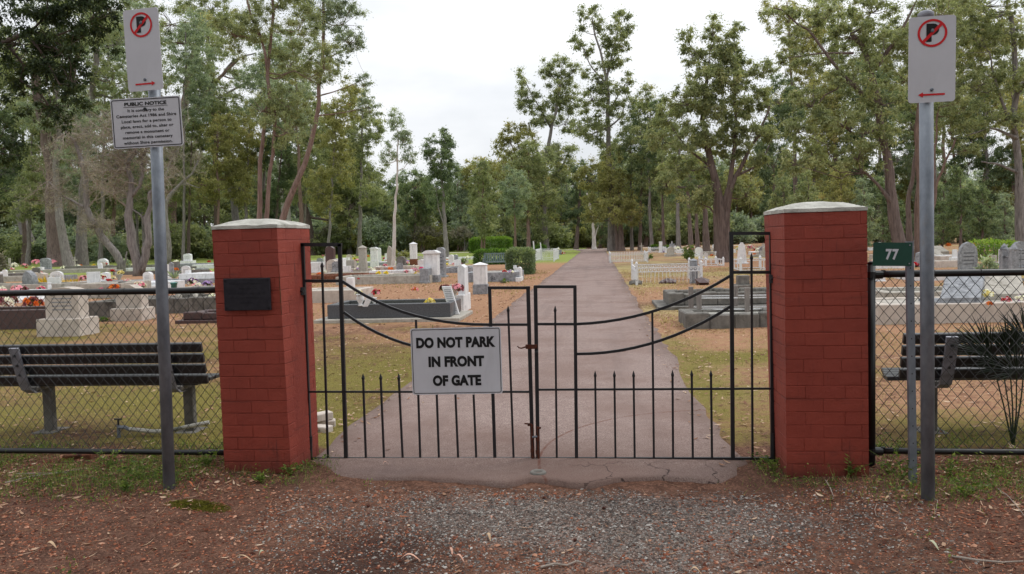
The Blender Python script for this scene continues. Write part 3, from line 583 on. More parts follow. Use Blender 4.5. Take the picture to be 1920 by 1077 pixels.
# ---------------------------------------------------------------- chain-link fences
def chain(mb,x0,x1,z0,z1,y,pitch=.036):
    n=int((x1-x0)/pitch); hh=pitch*1.22; m=int(round((z1-z0)/hh)); hh=(z1-z0)/m
    for i in range(n+1):
        s=1 if i%2==0 else -1; pts=[];
        for j in range(m+1):
            o=pitch/2*(1 if (j+i)%2 else -1)*.98
            pts.append((x0+i*pitch+o,y+(.002 if j%2 else -.002),z0+j*hh))
        P=np.array(pts)+rng.normal(0,.0009,(m+1,3)); mb.tube(P,.0026,4,cap=False)
def fence(label,x0,x1,zt,zb,postx,y=.25):
    root=thing('chain_link_fence',label,'fence',((x0+x1)/2,y,0))
    for z,r in((zt,.0235),(zb,.0205)):
        mb=MB(); n=12; xx=np.linspace(x0,x1,n); mb.tube(np.stack([xx,np.full(n,y),z+.004*np.sin(xx*2.1)],-1),r,14); mb.build('rail',MT['black_coat'],root,smooth=True)
    mb=MB(); chain(mb,x0,x1,zb+.012,zt+.016,y+.026); mb.build('chain_mesh',MT['black_coat'],root)
    if postx is not None:
        mb=MB(); mb.tube([(postx,y,-.2),(postx,y,1.37)],.026,14); mb.tube([(postx,y,1.37),(postx,y,1.385)],[.028,.012],14); mb.build('end_post',MT['black_coat'],root,smooth=True)
        mb=MB(); s=1
        for z in(zt,zb):
            mb.tube([(postx,y,z-.02),(postx,y,z+.02)],.032,12); mb.tube([(postx,y,z),(postx+.07*s,y,z)],.028,12); mb.tube([(postx+.075*s,y,z-.012),(postx+.075*s,y,z+.03)],.014,8)
        mb.build('rail_clamp',MT['black_coat'],root)
    # wire ties wound round the top rail
    mb=MB()
    for x in np.arange(x0+.1,x1,.29):
        t=np.linspace(0,2*math.pi,9); mb.tube(np.stack([x+t*.0012,y+.026*np.cos(t),zt+.026*np.sin(t)],-1),.002,4,cap=False)
    mb.build('wire_tie',MT['black_coat'],root)
fence('black chain-link fence at the left, running behind the public notice post',-5.2,-.5,1.287,.085,None)
fence('black chain-link fence at the right, behind the number post, with its end post',3.955,8.2,1.294,.105,3.955)
# ---------------------------------------------------------------- benches
def bench(label,cx,y,xl,xr,leg1,leg2):
    root=thing('park_bench',label,'bench',(cx,y,0)); rc=[]
    # back of the bench faces the road: backrest at y, seat beyond it
    for i in range(4):
        z0=.462+i*.092; yy=y-.02-i*.024
        mb=MB(); mb.box(xl,xr,-.018,.018,-.040,.040,bev=.006,T=lambda v:np.stack([v[:,0]*1+0,v[:,1]*.97-v[:,2]*.25+yy,v[:,2]*.97+v[:,1]*.25+z0+.040],-1)); mb.build('back_slat',MT['slat'],root)
    for i in range(4):
        yy=y+.05+i*.105; mb=MB(); mb.box(xl-.06+.03*i,xr-.13+.0*i,yy,yy+.09,.435,.470,bev=.005); mb.build('seat_slat',MT['slat'],root)
    for lx in(leg1,leg2):
        mb=MB(); mb.box(lx-.045,lx+.045,y+.19,y+.25,-.05,.40,bev=.006); mb.box(lx-.045,lx+.045,y+.02,y+.46,.395,.436,bev=.008)
        mb.box(lx-.10,lx+.10,y+.10,y+.34,-.03,.012,bev=.004); mb.build('leg',MT['concdark'],root)
        # curved back bracket
        pts=[(y+.12,.385),(y+.03,.39),(y-.035,.43),(y-.075,.52),(y-.115,.66),(y-.150,.80)]; mb=MB()
        for (a,b),(c_,d_) in zip(pts[:-1],pts[1:]): mb.bar((lx-.0,a,b),(lx-.0,c_,d_),.085,.022,up=(1,0,0)) if False else mb.add([(lx-.042,a,b),(lx+.042,a,b),(lx+.042,c_,d_),(lx-.042,c_,d_),(lx-.042,a-.02,b-.006),(lx+.042,a-.02,b-.006),(lx+.042,c_-.02,d_-.006),(lx-.042,c_-.02,d_-.006)],[(0,1,2,3),(7,6,5,4),(4,5,1,0),(6,7,3,2),(5,6,2,1),(7,4,0,3)])
        br=mb.build('back_bracket',MT['alloy'],root); mb=MB()
        for z in(.56,.645,.73): mb.box(lx-.009,lx+.009,y-.115-(z-.56)*.32,y-.08-(z-.56)*.32,z-.009,z+.009)
        mb.build('bolt',MT['iron'],br)
    return root
b1=g(98,808); b2=g(352,812)
bench('dark slatted park bench seen from behind through the fence at the left',(b1[0]+b2[0])/2,1.0,-3.10,-1.10,b1[0],b2[0])
q=g(1740,800); bench('dark slatted park bench at the right behind the fence, partly hidden by palm fronds',5.3,1.0,4.40,6.3,4.72,6.0)
# ---------------------------------------------------------------- garden tap, bricks and stones by the left fence
tp=thing('garden_tap','grey garden tap on a low pipe behind the left fence','tap',(-1.9,.95,0))
mb=MB(); mb.tube([(-1.9,.95,-.05),(-1.9,.95,.12)],.014,8); mb.tube([(-1.9,.95,.10),(-1.84,.95,.10),(-1.80,.95,.08)],.016,8); mb.build('pipe',MT['galv'],tp)
mb=MB(); mb.tube([(-1.9,.95,.12),(-1.9,.95,.17)],.008,6); mb.tube([(-1.935,.95,.17),(-1.865,.95,.17)],.007,6); mb.build('handle',MT['iron'],tp)
mb=MB(); mb.tube([(-1.80,.95,.085),(-1.6,.97,.06),(-1.45,.96,.07),(-1.3,.97,.1),(-1.12,1.0,.13)],.017,8); mb.build('hose',MT['capstone'],tp)
def rock(mb,c,r,a=.5,sq=.6,mi=0,seed=0):
    rr=random.Random(seed*31+int(c[0]*997)); t=(1+5**.5)/2
    V=np.array([(-1,t,0),(1,t,0),(-1,-t,0),(1,-t,0),(0,-1,t),(0,1,t),(0,-1,-t),(0,1,-t),(t,0,-1),(t,0,1),(-t,0,-1),(-t,0,1)],float)/1.9
    F=[(0,11,5),(0,5,1),(0,1,7),(0,7,10),(0,10,11),(1,5,9),(5,11,4),(11,10,2),(10,7,6),(7,1,8),(3,9,4),(3,4,2),(3,2,6),(3,6,8),(3,8,9),(4,9,5),(2,4,11),(6,2,10),(8,6,7),(9,8,1)]
    V=V*np.array([[rr.uniform(.75,1.2)] for _ in range(12)])*np.array([rr.uniform(.8,1.2),rr.uniform(.8,1.2),sq])*r+np.array(c); mb.add(V,F,a,mi)
def brickbit(x,y,z,rz,label,mat='rawbrick',l=.2,w_=.1,h=.07):
    mb=MB(); cs,sn=math.cos(rz),math.sin(rz); mb.box(-l/2,l/2,-w_/2,w_/2,0,h,bev=.008,T=lambda v:np.stack([x+v[:,0]*cs-v[:,1]*sn,y+v[:,0]*sn+v[:,1]*cs,z+v[:,2]+.02*v[:,0]],-1))
    tag(mb.build('loose_brick',MT[mat]),label,'brick')
q=g(606,806)
brickbit(q[0]-.03,q[1]+.1,-.01,.3,'pale broken brick at the bottom of the pile behind the left pillar','pinkconc'); brickbit(q[0]+.02,q[1]-.08,-.015,-.4,'pale brick lying flat nearest the gate by the left pillar','pinkconc',.17)
brickbit(q[0]-.04,q[1]+.08,.062,.8,'pale brick leaning on top of the pile behind the left pillar','pinkconc',.18)
q=g(150,862); brickbit(q[0],q[1],-.02,.12,'red broken brick lying in weeds under the left fence','rawbrick',.22)
# ---------------------------------------------------------------- distant post-and-wire boundary fence (left) and rail fence
root=thing('wire_fence','thin wire boundary fence on grey posts far back at the left','fence',tuple(g(200,488)))
A=g(-60,497,0); B_=g(760,470,0)
mb=MB(); 
for t in np.linspace(0,1,11): p=A+(B_-A)*t; mb.box(p[0]-.06,p[0]+.06,p[1]-.06,p[1]+.06,0,1.25)
mb.build('post',MT['weatherwood'],root); mb=MB()
for z in(.4,.8,1.2): mb.tube([A+[0,0,z],B_+[0,0,z]],.012,4)
mb.build('wire',MT['galv'],root)
# ================================================================ GRAVES
def leafquads(mb,C,D,ln,wd,a,nrm=None):
    """diamond leaves at C along D; ln,wd arrays"""
    n=len(C); D=D/ (np.linalg.norm(D,axis=1)[:,None]+1e-9)
    rv=rng.normal(size=(n,3)) if nrm is None else nrm
    S=np.cross(D,rv); S/=np.linalg.norm(S,axis=1)[:,None]+1e-9
    ln=np.broadcast_to(ln,(n,))[:,None]; wd=np.broadcast_to(wd,(n,))[:,None]
    v=np.stack([C,C+D*ln*.45+S*wd*.5,C+D*ln,C+D*ln*.45-S*wd*.5],1).reshape(-1,3)
    i=np.arange(n)[:,None]*4; mb.add(v,np.concatenate([i,i+1,i+2,i+3],1),np.repeat(np.broadcast_to(a,(n,)),4))
class LOC:      # local frame: metres, x right, y back, z up, at a ground point
    def __init__(s,x,y,yw=0.0): s.P=g(x,y); s.k=sc_at(s.P); s.p=s.P
def headstone(name_label,x,yb,wpx,hpx,mat='conc',shape='round',th=.12,base=.18,face='y',bw=1.35,yaw=0,cat='headstone',z0=0.0,inset=None,tilt=0,name='headstone'):
    P=g(x,yb,z0); k=sc_at(P); W=wpx*k; H=hpx*k; root=thing(name,name_label,cat,(P[0],P[1],z0),R(yaw)+(0 if face=='y' else R(90)))
    bh=H*base
    if base>0:
        mb=MB(); mb.box(-W*bw/2,W*bw/2,-th*1.0,th*1.0,-.08,bh,bev=.012); mb.build('plinth',MT[mat],root,local=True)
    w_=W/2; h0=bh; hs=H-bh; n=10; P_=[(-w_,h0),(w_,h0)]
    if shape=='round': P_+= [(w_*math.cos(t),h0+hs-w_*.75+w_*.75*math.sin(t)) for t in np.linspace(0,math.pi,n)]
    elif shape=='low': P_+= [(w_*math.cos(t),h0+hs-hs*.22+hs*.22*math.sin(t)) for t in np.linspace(0,math.pi,n)]
    elif shape=='gothic': P_+= [(w_,h0+hs*.62),(w_*.86,h0+hs*.80),(w_*.55,h0+hs*.93),(0,h0+hs),(-w_*.55,h0+hs*.93),(-w_*.86,h0+hs*.80),(-w_,h0+hs*.62)]
    elif shape=='gable': P_+= [(w_,h0+hs*.72),(w_*.15,h0+hs),(-w_*.15,h0+hs),(-w_,h0+hs*.72)]
    elif shape=='obelisk': P_=[(-w_,h0),(w_,h0),(w_*.62,h0+hs*.86),(w_*.3,h0+hs*.94),(w_*.25,h0+hs),(-w_*.25,h0+hs),(-w_*.3,h0+hs*.94),(-w_*.62,h0+hs*.86)]
    elif shape=='rough':
        rr=random.Random(int(x)); P_+= [(w_*math.cos(t)*rr.uniform(.85,1.05),h0+hs*.55+hs*.45*math.sin(t)*rr.uniform(.85,1.05)) for t in np.linspace(0,math.pi,8)]
    elif shape=='peak': P_+= [(w_,h0+hs*.9),(0,h0+hs),(-w_,h0+hs*.9)]
    else: P_+= [(w_,h0+hs),(-w_,h0+hs)]
    tl=math.tan(R(tilt)); mb=MB(); mb.prism(P_,-th/2,th/2,T=lambda v:np.stack([v[:,0],v[:,1]+(v[:,2]-h0)*tl,v[:,2]],-1)); mb.build('tablet',MT[mat],root,local=True)
    if W/k>14 and shape in('gothic','low','round'):
        mb=MB(); 
        for i in range(4): 
            z=h0+hs*(.62-.12*i); mb.box(-w_*.6,w_*.6,-th/2-.004,-th/2+.001,z,z+hs*.035,T=lambda v:np.stack([v[:,0],v[:,1]+(v[:,2]-h0)*tl,v[:,2]],-1))
        mb.build('inscription',MT['greystone' if mat!='greystone' else 'granite'],root,local=True)
    return root
def cross(label,x,yb,wpx,hpx,mat='white',z0=0):
    P=g(x,yb,z0); k=sc_at(P); W=wpx*k; H=hpx*k; t=max(.06,W*.2); root=thing('grave_cross',label,'cross',(P[0],P[1],z0))
    mb=MB(); mb.box(-t*1.7,t*1.7,-t*1.2,t*1.2,-.05,H*.14,bev=.01); mb.box(-t*1.1,t*1.1,-t*.8,t*.8,H*.14,H*.24,bev=.01); mb.build('plinth',MT[mat],root,local=True)
    mb=MB(); mb.prism([(-t/2,H*.24),(t/2,H*.24),(t/2,H*.62),(W/2,H*.62),(W/2,H*.62+t),(t/2,H*.62+t),(t/2,H),(-t/2,H),(-t/2,H*.62+t),(-W/2,H*.62+t),(-W/2,H*.62),(-t/2,H*.62)],-t*.35,t*.35); mb.build('cross_piece',MT[mat],root,local=True); return root
def plot(label,x0,x1,yb,hpx,depth,mat='conc',fill='gravel',th=.14,step=0,name='grave_kerb',rough=0,yaw=0,z0=0):
    a=g(x0,yb); b=g(x1,yb); Y=(a[1]+b[1])/2; k=sc_at((a+b)/2); Lx=b[0]-a[0]; H=hpx*k; root=thing(name,label,'grave',((a[0]+b[0])/2,Y+depth/2,0))
    hx=Lx/2; hy=depth/2
    if step:
        mb=MB(); mb.box(-hx-step,hx+step,-hy-step,hy+step,-.08,.07,bev=.01); mb.build('base_slab',MT[mat if mat!='granite' else 'conc'],root,local=True)
    mb=MB(); z_=.071 if step else -.06
    def seg(x0,x1,y0,y1):
        if not rough: mb.box(x0,x1,y0,y1,z_,H,bev=.012)
        else:
            n=max(2,int((x1-x0)/.35) if x1-x0>y1-y0 else int((y1-y0)/.35)); rr=random.Random(int(x0*100+y0*10))
            for i in range(n):
                if x1-x0>y1-y0: xa,xb,ya,yb_=x0+(x1-x0)*i/n,x0+(x1-x0)*(i+1)/n-.006,y0,y1
                else: xa,xb,ya,yb_=x0,x1,y0+(y1-y0)*i/n,y0+(y1-y0)*(i+1)/n-.006
                v=lambda s:rr.uniform(-s,s)
                mb.box(xa,xb,ya+v(.02),yb_+v(.02),z_,H+v(.02),bev=.02)
    seg(-hx,hx,-hy,-hy+th); seg(-hx,hx,hy-th,hy); seg(-hx,-hx+th,-hy+th+.002,hy-th-.002); seg(hx-th,hx,-hy+th+.002,hy-th-.002)
    mb.build('kerb',MT[mat],root,local=True)
    if fill:
        mb=MB(); fh=H*(.93 if fill=='slab' else .72); mb.box(-hx+th+.002,hx-th-.002,-hy+th+.002,hy-th-.002,z_,fh)
        mb.build('grave_slab' if fill=='slab' else 'gravel_fill',MT['white' if fill=='slab' and mat=='white' else 'conc' if fill=='slab' else 'moss' if fill=='moss' else 'capstone'],root,local=True)
    return root,H
def pier(label,x,yb,wpx,hpx,mat='white',base=.3,cap='pyramid',dep=None,yaw=0,name='memorial_pillar',basemat='greystone'):
    P=g(x,yb); k=sc_at(P); W=wpx*k; H=hpx*k; D=dep or W*.9; root=thing(name,label,'memorial',(P[0],P[1]+D/2,0),R(yaw))
    mb=MB(); mb.box(-W*.56,W*.56,-D*.56,D*.56,-.06,H*base,bev=.01); mb.build('plinth',MT[basemat],root,local=True)
    mb=MB(); mb.box(-W/2,W/2,-D/2,D/2,H*base+.001,H*(.9 if cap!='flat' else .99),bev=.008); mb.build('shaft',MT[mat],root,local=True)
    mb=MB(); z=H*.9
    if cap=='pyramid': mb.add([(-W*.56,-D*.56,z),(W*.56,-D*.56,z),(W*.56,D*.56,z),(-W*.56,D*.56,z),(-W*.56,-D*.56,z+H*.02),(W*.56,-D*.56,z+H*.02),(W*.56,D*.56,z+H*.02),(-W*.56,D*.56,z+H*.02),(0,0,H)],[(3,2,1,0),(0,1,5,4),(1,2,6,5),(2,3,7,6),(3,0,4,7),(4,5,8),(5,6,8),(6,7,8),(7,4,8)])
    elif cap=='roof': mb.prism([(-W*.6,z),(W*.6,z),(W*.6,z+H*.03),(W*.3,H),(-W*.3,H),(-W*.6,z+H*.03)],-D*.6,D*.6)
    else: mb.box(-W*.53,W*.53,-D*.53,D*.53,H*.99,H,bev=.004)
    mb.build('coping',MT[mat],root,local=True); return root
# ---- flowers: one prototype of each colour, then copies
PET={}
def petmat(n,a,b): PET[n]=attrmat('petals_'+n,[(.1,a),(.6,b)],rough=.7,trans=.25)
petmat('pink',rgb(214,120,150),rgb(240,180,196)); petmat('red',rgb(170,24,36),rgb(206,50,60)); petmat('purple',rgb(92,48,110),rgb(150,104,170)); petmat('white',rgb(226,222,214),rgb(246,244,238))
petmat('yellow',rgb(226,190,40),rgb(244,226,90)); petmat('orange',rgb(208,96,36),rgb(232,140,60)); petmat('magenta',rgb(206,36,110),rgb(236,90,150)); petmat('cream',rgb(222,206,130),rgb(240,228,170)); petmat('maroon',rgb(92,34,48),rgb(150,84,92)); petmat('lilac',rgb(160,130,196),rgb(200,176,222))
FP={}
def flowerproto(cols):
    key='-'.join(cols)
    root=bpy.data.objects.new('flower_bunch',None); COL.objects.link(root)
    r=np.random.default_rng(abs(hash(key))%9999 if False else sum(map(ord,key)))
    mb=MB(); n=70; d=r.normal(size=(n,3)); d[:,2]=np.abs(d[:,2])+.3; d/=np.linalg.norm(d,axis=1)[:,None]
    leafquads(mb,d*r.uniform(.1,.6,(n,1))*[1,1,.8],d+r.normal(0,.3,(n,3)),.45,.13,r.random(n)*.7); 
    for i in range(9): mb.tube([(0,0,0),d[i]*.5],.012,3,cap=False)
    mb.build('leaves',MT['leaf_dark'],root,local=True)
    for ci,c in enumerate(cols):
        mb=MB(); nb=int(30/len(cols))+2
        for j in range(nb):
            q=r.normal(size=3); q[2]=abs(q[2])+.25; q/=np.linalg.norm(q); ctr=q*np.array([1,1,.85])*r.uniform(.62,.95); s=r.uniform(.19,.30)
            u=np.cross(q,[.3,.5,.8]); u/=np.linalg.norm(u); w2=np.cross(q,u); np_=6
            C=np.repeat(ctr[None],np_*2,0); an=np.arange(np_*2)*2*math.pi/np_; D=(u[None]*np.cos(an)[:,None]+w2[None]*np.sin(an)[:,None])+q[None]*np.where(np.arange(np_*2)<np_,.35,1.2)[:,None]
            leafquads(mb,C,D,s*np.where(np.arange(np_*2)<np_,1.2,.8),s*.9,r.uniform(.1,.9),np.repeat(q[None],np_*2,0)+.01)
        mb.build('blossoms',PET[c],root,local=True)
    return root
def flowers(label,x,yb,wpx,cols,z=None,group='flowers left on the graves',zpx=None,sq=1.15,cat='flowers'):
    key='-'.join(cols)
    P=g(x,yb,z or 0); k=sc_at(P)
    if key not in FP: FP[key]=flowerproto(cols); o=FP[key]
    else: o=copy_tree(FP[key])
    s=wpx*k/2; o.location=Vector([float(t) for t in P]); o.scale=(s,s,s*sq); o.rotation_euler=(0,0,random.uniform(0,6)); tag(o,label,cat,group); return o
def vase(label,x,yb,wpx,hpx,mat='white',z=0,shape='vase'):
    P=g(x,yb,z); k=sc_at(P); r=wpx*k/2; h=hpx*k; root=MB()
    pf={'vase':[(.55,0),(.6,.06),(.35,.16),(.75,.45),(.95,.7),(.7,.85),(1,1),(.8,.98)],'pot':[(.7,0),(.95,.9),(1.05,.9),(1.05,1),(.85,1)],'urn':[(.8,0),(.8,.1),(.35,.2),(.4,.35),(1,.6),(1,.8),(.7,.88),(1.05,.95),(1.0,1)]}[shape]
    root.lathe([(a*r,b*h) for a,b in pf],n=14); o=root.build('flower_vase',MT[mat],None,smooth=True); o.location=Vector([float(t) for t in P]); tag(o,label,'vase'); return o,P[2]+h
# ---- near left, through the fence
plot('brown stone planter box grave at the far left edge, filled with flowers',-70,88,618,36,1.1,'brownstone','moss')
headstone('large low-arched pinkish concrete headstone right of the brown planter grave',129,628,66,90,'pinkconc','low',.3,.36,bw=1.3)
flowers('dark red, white and green flowers spilling over the brown planter grave at the left edge',10,573,46,['maroon','white'],z=.24)
flowers('burgundy flowers at the right end of the brown planter grave',62,576,40,['maroon','orange'],z=.22)
flowers('purple artificial flowers hanging beside the arched pinkish headstone',78,600,24,['lilac'],z=.1)
plot('dark kerbed grave behind green groundcover, between the two pinkish headstones',166,216,596,30,2.2,'concdark','moss')
headstone('gabled pinkish concrete headstone with a wide plinth beside the dark kerbed grave',250,600,50,66,'pinkconc','gable',.28,.35,bw=1.25)
plot('low grave walled with rounded rubble stones behind the sign post at the left',280,402,588,30,1.6,'concdark','gravel',.2,rough=1)
plot('dark rock kerb of a small grave close behind the left brick pillar',346,412,606,20,1.0,'brownstone',None,.2,step=.12,rough=1)
rubble=thing('rubble_wall','wall of rounded pale field stones on the rubble grave','wall',tuple(g(340,588)))
for i in range(46):
    P=g(random.uniform(290,402),random.uniform(578,586)); mb=MB(); rock(mb,(P[0],P[1],random.uniform(.05,.38)),random.uniform(.07,.12),.5,.8,seed=i); mb.build('stone',MT['conc' if i%3 else 'rawbrick'],rubble)
# second row at left
plot('weathered grey kerb running behind the burgundy flowers at the left',-40,98,556,22,1.6,'conc','moss')
headstone('jagged rough grey rock headstone at the left behind the burgundy bouquet',58,552,22,44,'greystone','rough',.3,0)
headstone('white sloping memorial tablet next to the burgundy bouquet',60,566,40,22,'white','flat',.5,.3,tilt=30)
flowers('burgundy and pink bouquet in front of the jagged grey rock',36,552,36,['maroon','pink'],z=.25); flowers('bright pink and white bouquet beside a tall slim vase at the left',77,545,18,['magenta','white'],z=.25)
vase('slim white vase standing right of the pink and white bouquet',94,556,7,26,'white',0,'urn')
flowers('small pink and lilac flowers low at the left edge behind the fence rail',6,556,30,['pink'],z=.2)
flowers('white flowers at the very left edge',4,545,16,['white'],z=.3)
def strap_plant(label,x,yb,wpx,hpx,mat,n=90,cat='plant'):
    P=g(x,yb); k=sc_at(P); W=wpx*k; H=hpx*k; root=MB(); r=rng
    for c in range(max(1,int(wpx/14))):
        cx=(r.random()-.5)*W*.7; cy=(r.random()-.5)*W*.4; m=int(n/max(1,wpx/14)); an=r.random(m)*6.28; D=np.stack([np.cos(an)*.8,np.sin(an)*.8,r.uniform(.5,1.3,m)],-1)
        leafquads(root,np.tile([cx,cy,0.],(m,1)),D,H*r.uniform(.7,1.1,m),H*.09,r.random(m)*.9)
    o=root.build('strap_leaf_plant',mat,None,local=True); o.location=Vector([float(t) for t in P]); tag(o,label,cat); return o
YL=attrmat('yellow_orange_strap_leaves',[(.0,rgb(120,110,40)),(.4,rgb(190,160,40)),(.8,rgb(222,190,60)),(1,rgb(214,120,50))],trans=.3)
strap_plant('yellow strap-leaved plant behind the slim white vase',84,540,34,28,YL,120); strap_plant('yellow and orange strap-leaved clump right of the yellow plant',122,541,46,24,YL,160)
plot('concrete kerbed grave with squared corner blocks behind the pinkish headstones',150,222,560,28,1.8,'conc','slab',.2)
headstone('small white upright slab on the squared concrete grave at the left',175,560,7,22,'white','flat',.08,0)
flowers('red and white flowers on the squared concrete grave at the left',191,523,17,['red','white'],z=.3); flowers('small coral red flowers right of the red and white bunch',204,528,12,['red'],z=.25)
flowers('pink and maroon flowers beside the yellow clump at the left',157,525,18,['maroon','pink'],z=.25); flowers('pale pink flowers low in front of the squared concrete grave',192,546,16,['pink'],z=.25)
flowers('orange and maroon flowers left of the black bowl',213,546,26,['orange','maroon'],z=.25)
vase('small black bowl of dark flowers on the gabled headstone row',229,538,14,10,'granite',.35,'pot')
flowers('pale green bunch in a stone urn behind the black bowl',227,514,14,['cream'],z=.7); vase('rough stone urn holding the pale green bunch',224,532,14,26,'conc',0,'urn')
plot('long low white kerbed grave between the black bowl and the sign post',238,300,548,18,1.6,'white','slab')
flowers('mixed pink flowers on the long low white grave',263,540,26,['pink','white'],z=.3); flowers('small magenta bunch beside the sign post',270,548,12,['magenta'],z=.15)
headstone('whitish small gravestone with rounded top left of the sign post',279,540,16,30,'white','round',.2,.3)
vase('turquoise glazed pot holding a spiky green plant, right of the sign post',324,545,18,15,'green',.0,'pot'); MT['teal']=noisy('teal_glaze',rgb(70,130,124),rgb(96,158,150),12,rough=.35)
bpy.data.objects[[o.name for o in bpy.data.objects if o.name.startswith('flower_vase')][-1]].data.materials[0]=MT['teal']
sp=strap_plant('spiky green plant growing in the turquoise pot',324,531,24,22,MT['leaf_grey'],70); sp.location.z=.2
headstone('pair of leaning white tablets behind the sign post, left one',312,522,9,26,'white','flat',.1,.1,tilt=4); headstone('pale tablet, right one of the pair behind the sign post',322,520,9,28,'greystone','peak',.1,.1)
flowers('orange flowers beside the pale tablet pair',330,508,12,['orange'],z=.3)
plot('grey and white terrazzo family grave left of the left pillar',345,420,531,18,2.2,'white','slab',.16)
headstone('plain white block with a narrow top on the terrazzo grave',354,531,8,24,'white','flat',.2,0)
flowers('dark purple bunch in front of the terrazzo grave',361,533,24,['purple','white'],z=.12); flowers('white flowers in a pale vase right of the purple bunch',372,536,14,['white','lilac'],z=.12)
flowers('white roses by the left edge of the left pillar',400,562,22,['white'],z=.25)
plot('flat pale kerb just behind the left pillar',330,420,550,10,1.4,'conc','gravel')
# far left row
headstone('grey arched headstone with pink flowers on both sides far back at the left',87,510,20,26,'greystone','low',.25,.18,bw=1.6)
flowers('pink flowers left of the far grey arched headstone',68,495,18,['pink'],z=.5); flowers('pink flowers right of the far grey arched headstone',100,494,14,['pink'],z=.5)
plot('long pale kerb in front of the far grey arched headstone',40,165,513,7,2.2,'conc','gravel')
cross('white stone cross standing before the big trunks at the left',141,501,10,19,'conc')
flowers('white bunch lying by the white stone cross',146,502,12,['white'],z=.1); flowers('white flowers left of the far grey arched headstone',27,500,15,['white'],z=.25)
plot('long grey kerb in front of the gnarled trees at the left',180,262,505,6,2.5,'concdark','moss')
headstone('small white arch grave with red flowers left of the gnarled tree',194,503,20,18,'white','round',.3,.2)
flowers('red and green flowers in front of the small white arch grave',197,498,12,['red','cream'],z=.3)
headstone('white stepped headstone on a grey kerb, right of the sign post far back',353,500,15,24,'white','low',.3,.45,bw=1.7)
plot('grey kerbed grave in front of the white stepped headstone',330,376,503,8,2.4,'greystone','gravel')
flowers('white flowers left of the white stepped headstone',330,494,13,['white'],z=.3); flowers('red flowers far back beside the left pillar',392,492,8,['red'],z=.3)
headstone('short grey post-like stone at the left edge beyond the planter',19,505,4,21,'conc','flat',.12,.0)
flowers('small pink bunch far at the left, before the leaning trunk',46,500,12,['pink'],z=.2)
# ---- between the left pillar and the driveway
def block(label,x,yb,wpx,hpx,mat='conc',dep=.5,name='memorial_block',cat='memorial'):
    P=g(x,yb); k=sc_at(P); W=wpx*k; H=hpx*k; mb=MB(); mb.box(-W/2,W/2,0,dep,-.06,H,bev=.015); mb.box(-W/2-.03,W/2+.03,-.03,dep+.03,-.06,H*.15,bev=.01); o=mb.build(name,MT[mat],None,local=True); o.location=Vector([float(t) for t in P]); return tag(o,label,cat)
block('white block base under the dark brown headstone behind the gate',626,512,34,26,'white',.7)
headstone('dark brown polished headstone with slanted top on a white base, seen above the gate frame',621,512,16,51,'brownstone','peak',.35,.0); bpy.data.objects[[o.name for o in bpy.data.objects if o.name.startswith('headstone') and o.parent is None][-1]].location.z+=.0
block('white low block left of the dark brown headstone',590,512,26,20,'white',.6)
pier('tall pale square pillar memorial with a draped top behind the gate stile',680,520,13,60,'conc',.45,'pyramid',basemat='conc')
pier('white tapered memorial on a square base, second from the tall pale pillar',701,502,12,38,'white',.35,'roof',basemat='white')
headstone('rounded white column stone right of the white tapered memorial',711,497,8,32,'white','round',.2,.15)
headstone('rough pale upright stone against the slender sapling trunk',732,505,10,44,'conc','rough',.3,.05)
block('pale square block grave behind the stone kerb, left of the tall pale pillar',655,510,20,22,'conc',.5)
block('white cube vault in front of the dark brown headstone',645,498,16,14,'white',.5)
plot('rubble stone kerb grave at the middle left behind the gate',588,682,530,14,1.6,'rawbrick','gravel',.2,rough=1)
plot('long concrete kerbed grave with white end posts behind the gate curve',640,800,533,15,1.9,'conc','gravel',.18)
block('white end post at the left end of the long concrete grave',656,545,13,24,'white',.25); block('grey square end block at the right end of the long concrete grave',795,532,16,28,'greystone',.8)
for i,(x,l) in enumerate(((710,'left one of the two white pots holding yellow flowers'),(724,'right one of the two white pots holding yellow flowers'))):
    o,z=vase(l,x,518,9,9,'white',.0,'pot'); o.location.z=.22; flowers(['round bunch of yellow flowers in the left white pot','pointed bunch of yellow flowers in the right white pot'][i],x,514,11,['yellow'],z=.22+.13,sq=1.2)
pier('white chapel-shaped memorial with grey coping behind the grey end block',808,530,26,60,'white',.22,'roof',dep=.55)
headstone('tall grey slab headstone right beside the chapel-shaped memorial',828,520,15,56,'greystone','round',.45,.05)
flowers('bright magenta bunch beside the grey end block',790,505,10,['magenta'],z=.42); flowers('pale pink and lilac bunch left of the magenta bunch',779,508,11,['pink','lilac'],z=.35)
flowers('small yellow bunch in a purple pot on the long concrete grave',779,515,8,['yellow'],z=.28); flowers('pink flowers on the long concrete grave, near its right end',762,512,12,['pink'],z=.26); flowers('pink bunch above the two yellow pots',722,500,11,['pink'],z=.5)
flowers('pink flowers against the tall pale pillar',670,490,10,['pink'],z=.7); flowers('lilac flowers in front of the tall pale pillar',669,506,10,['lilac','white'],z=.3); flowers('tiny red bunch on the long concrete grave kerb',672,524,6,['red'],z=.25)
flowers('orange flowers behind the tall pale pillar',690,482,7,['orange'],z=.4); flowers('small white flowers on the rubble kerb grave',640,515,12,['white','cream'],z=.2)
pier('white steeple-shaped memorial on a reddish base far back',775,500,12,46,'white',.3,'pyramid',basemat='rawbrick')
plot('far thin white kerb crossing the grass behind the tall grey slab',835,886,487,4,2.5,'white','gravel'); flowers('white bunch lying on the far white kerb',878,485,11,['white'],z=.1); flowers('white flowers far back by the tree trunk',855,481,8,['white'],z=.1)
plot('low grave with pale stones left of the hedge',833,880,512,10,2.0,'greystone','gravel'); flowers('white and yellow bunch at the left end of the low pale grave',838,498,10,['white','yellow'],z=.2); flowers('small orange bunch beside the hedge',872,504,9,['orange'],z=.2)
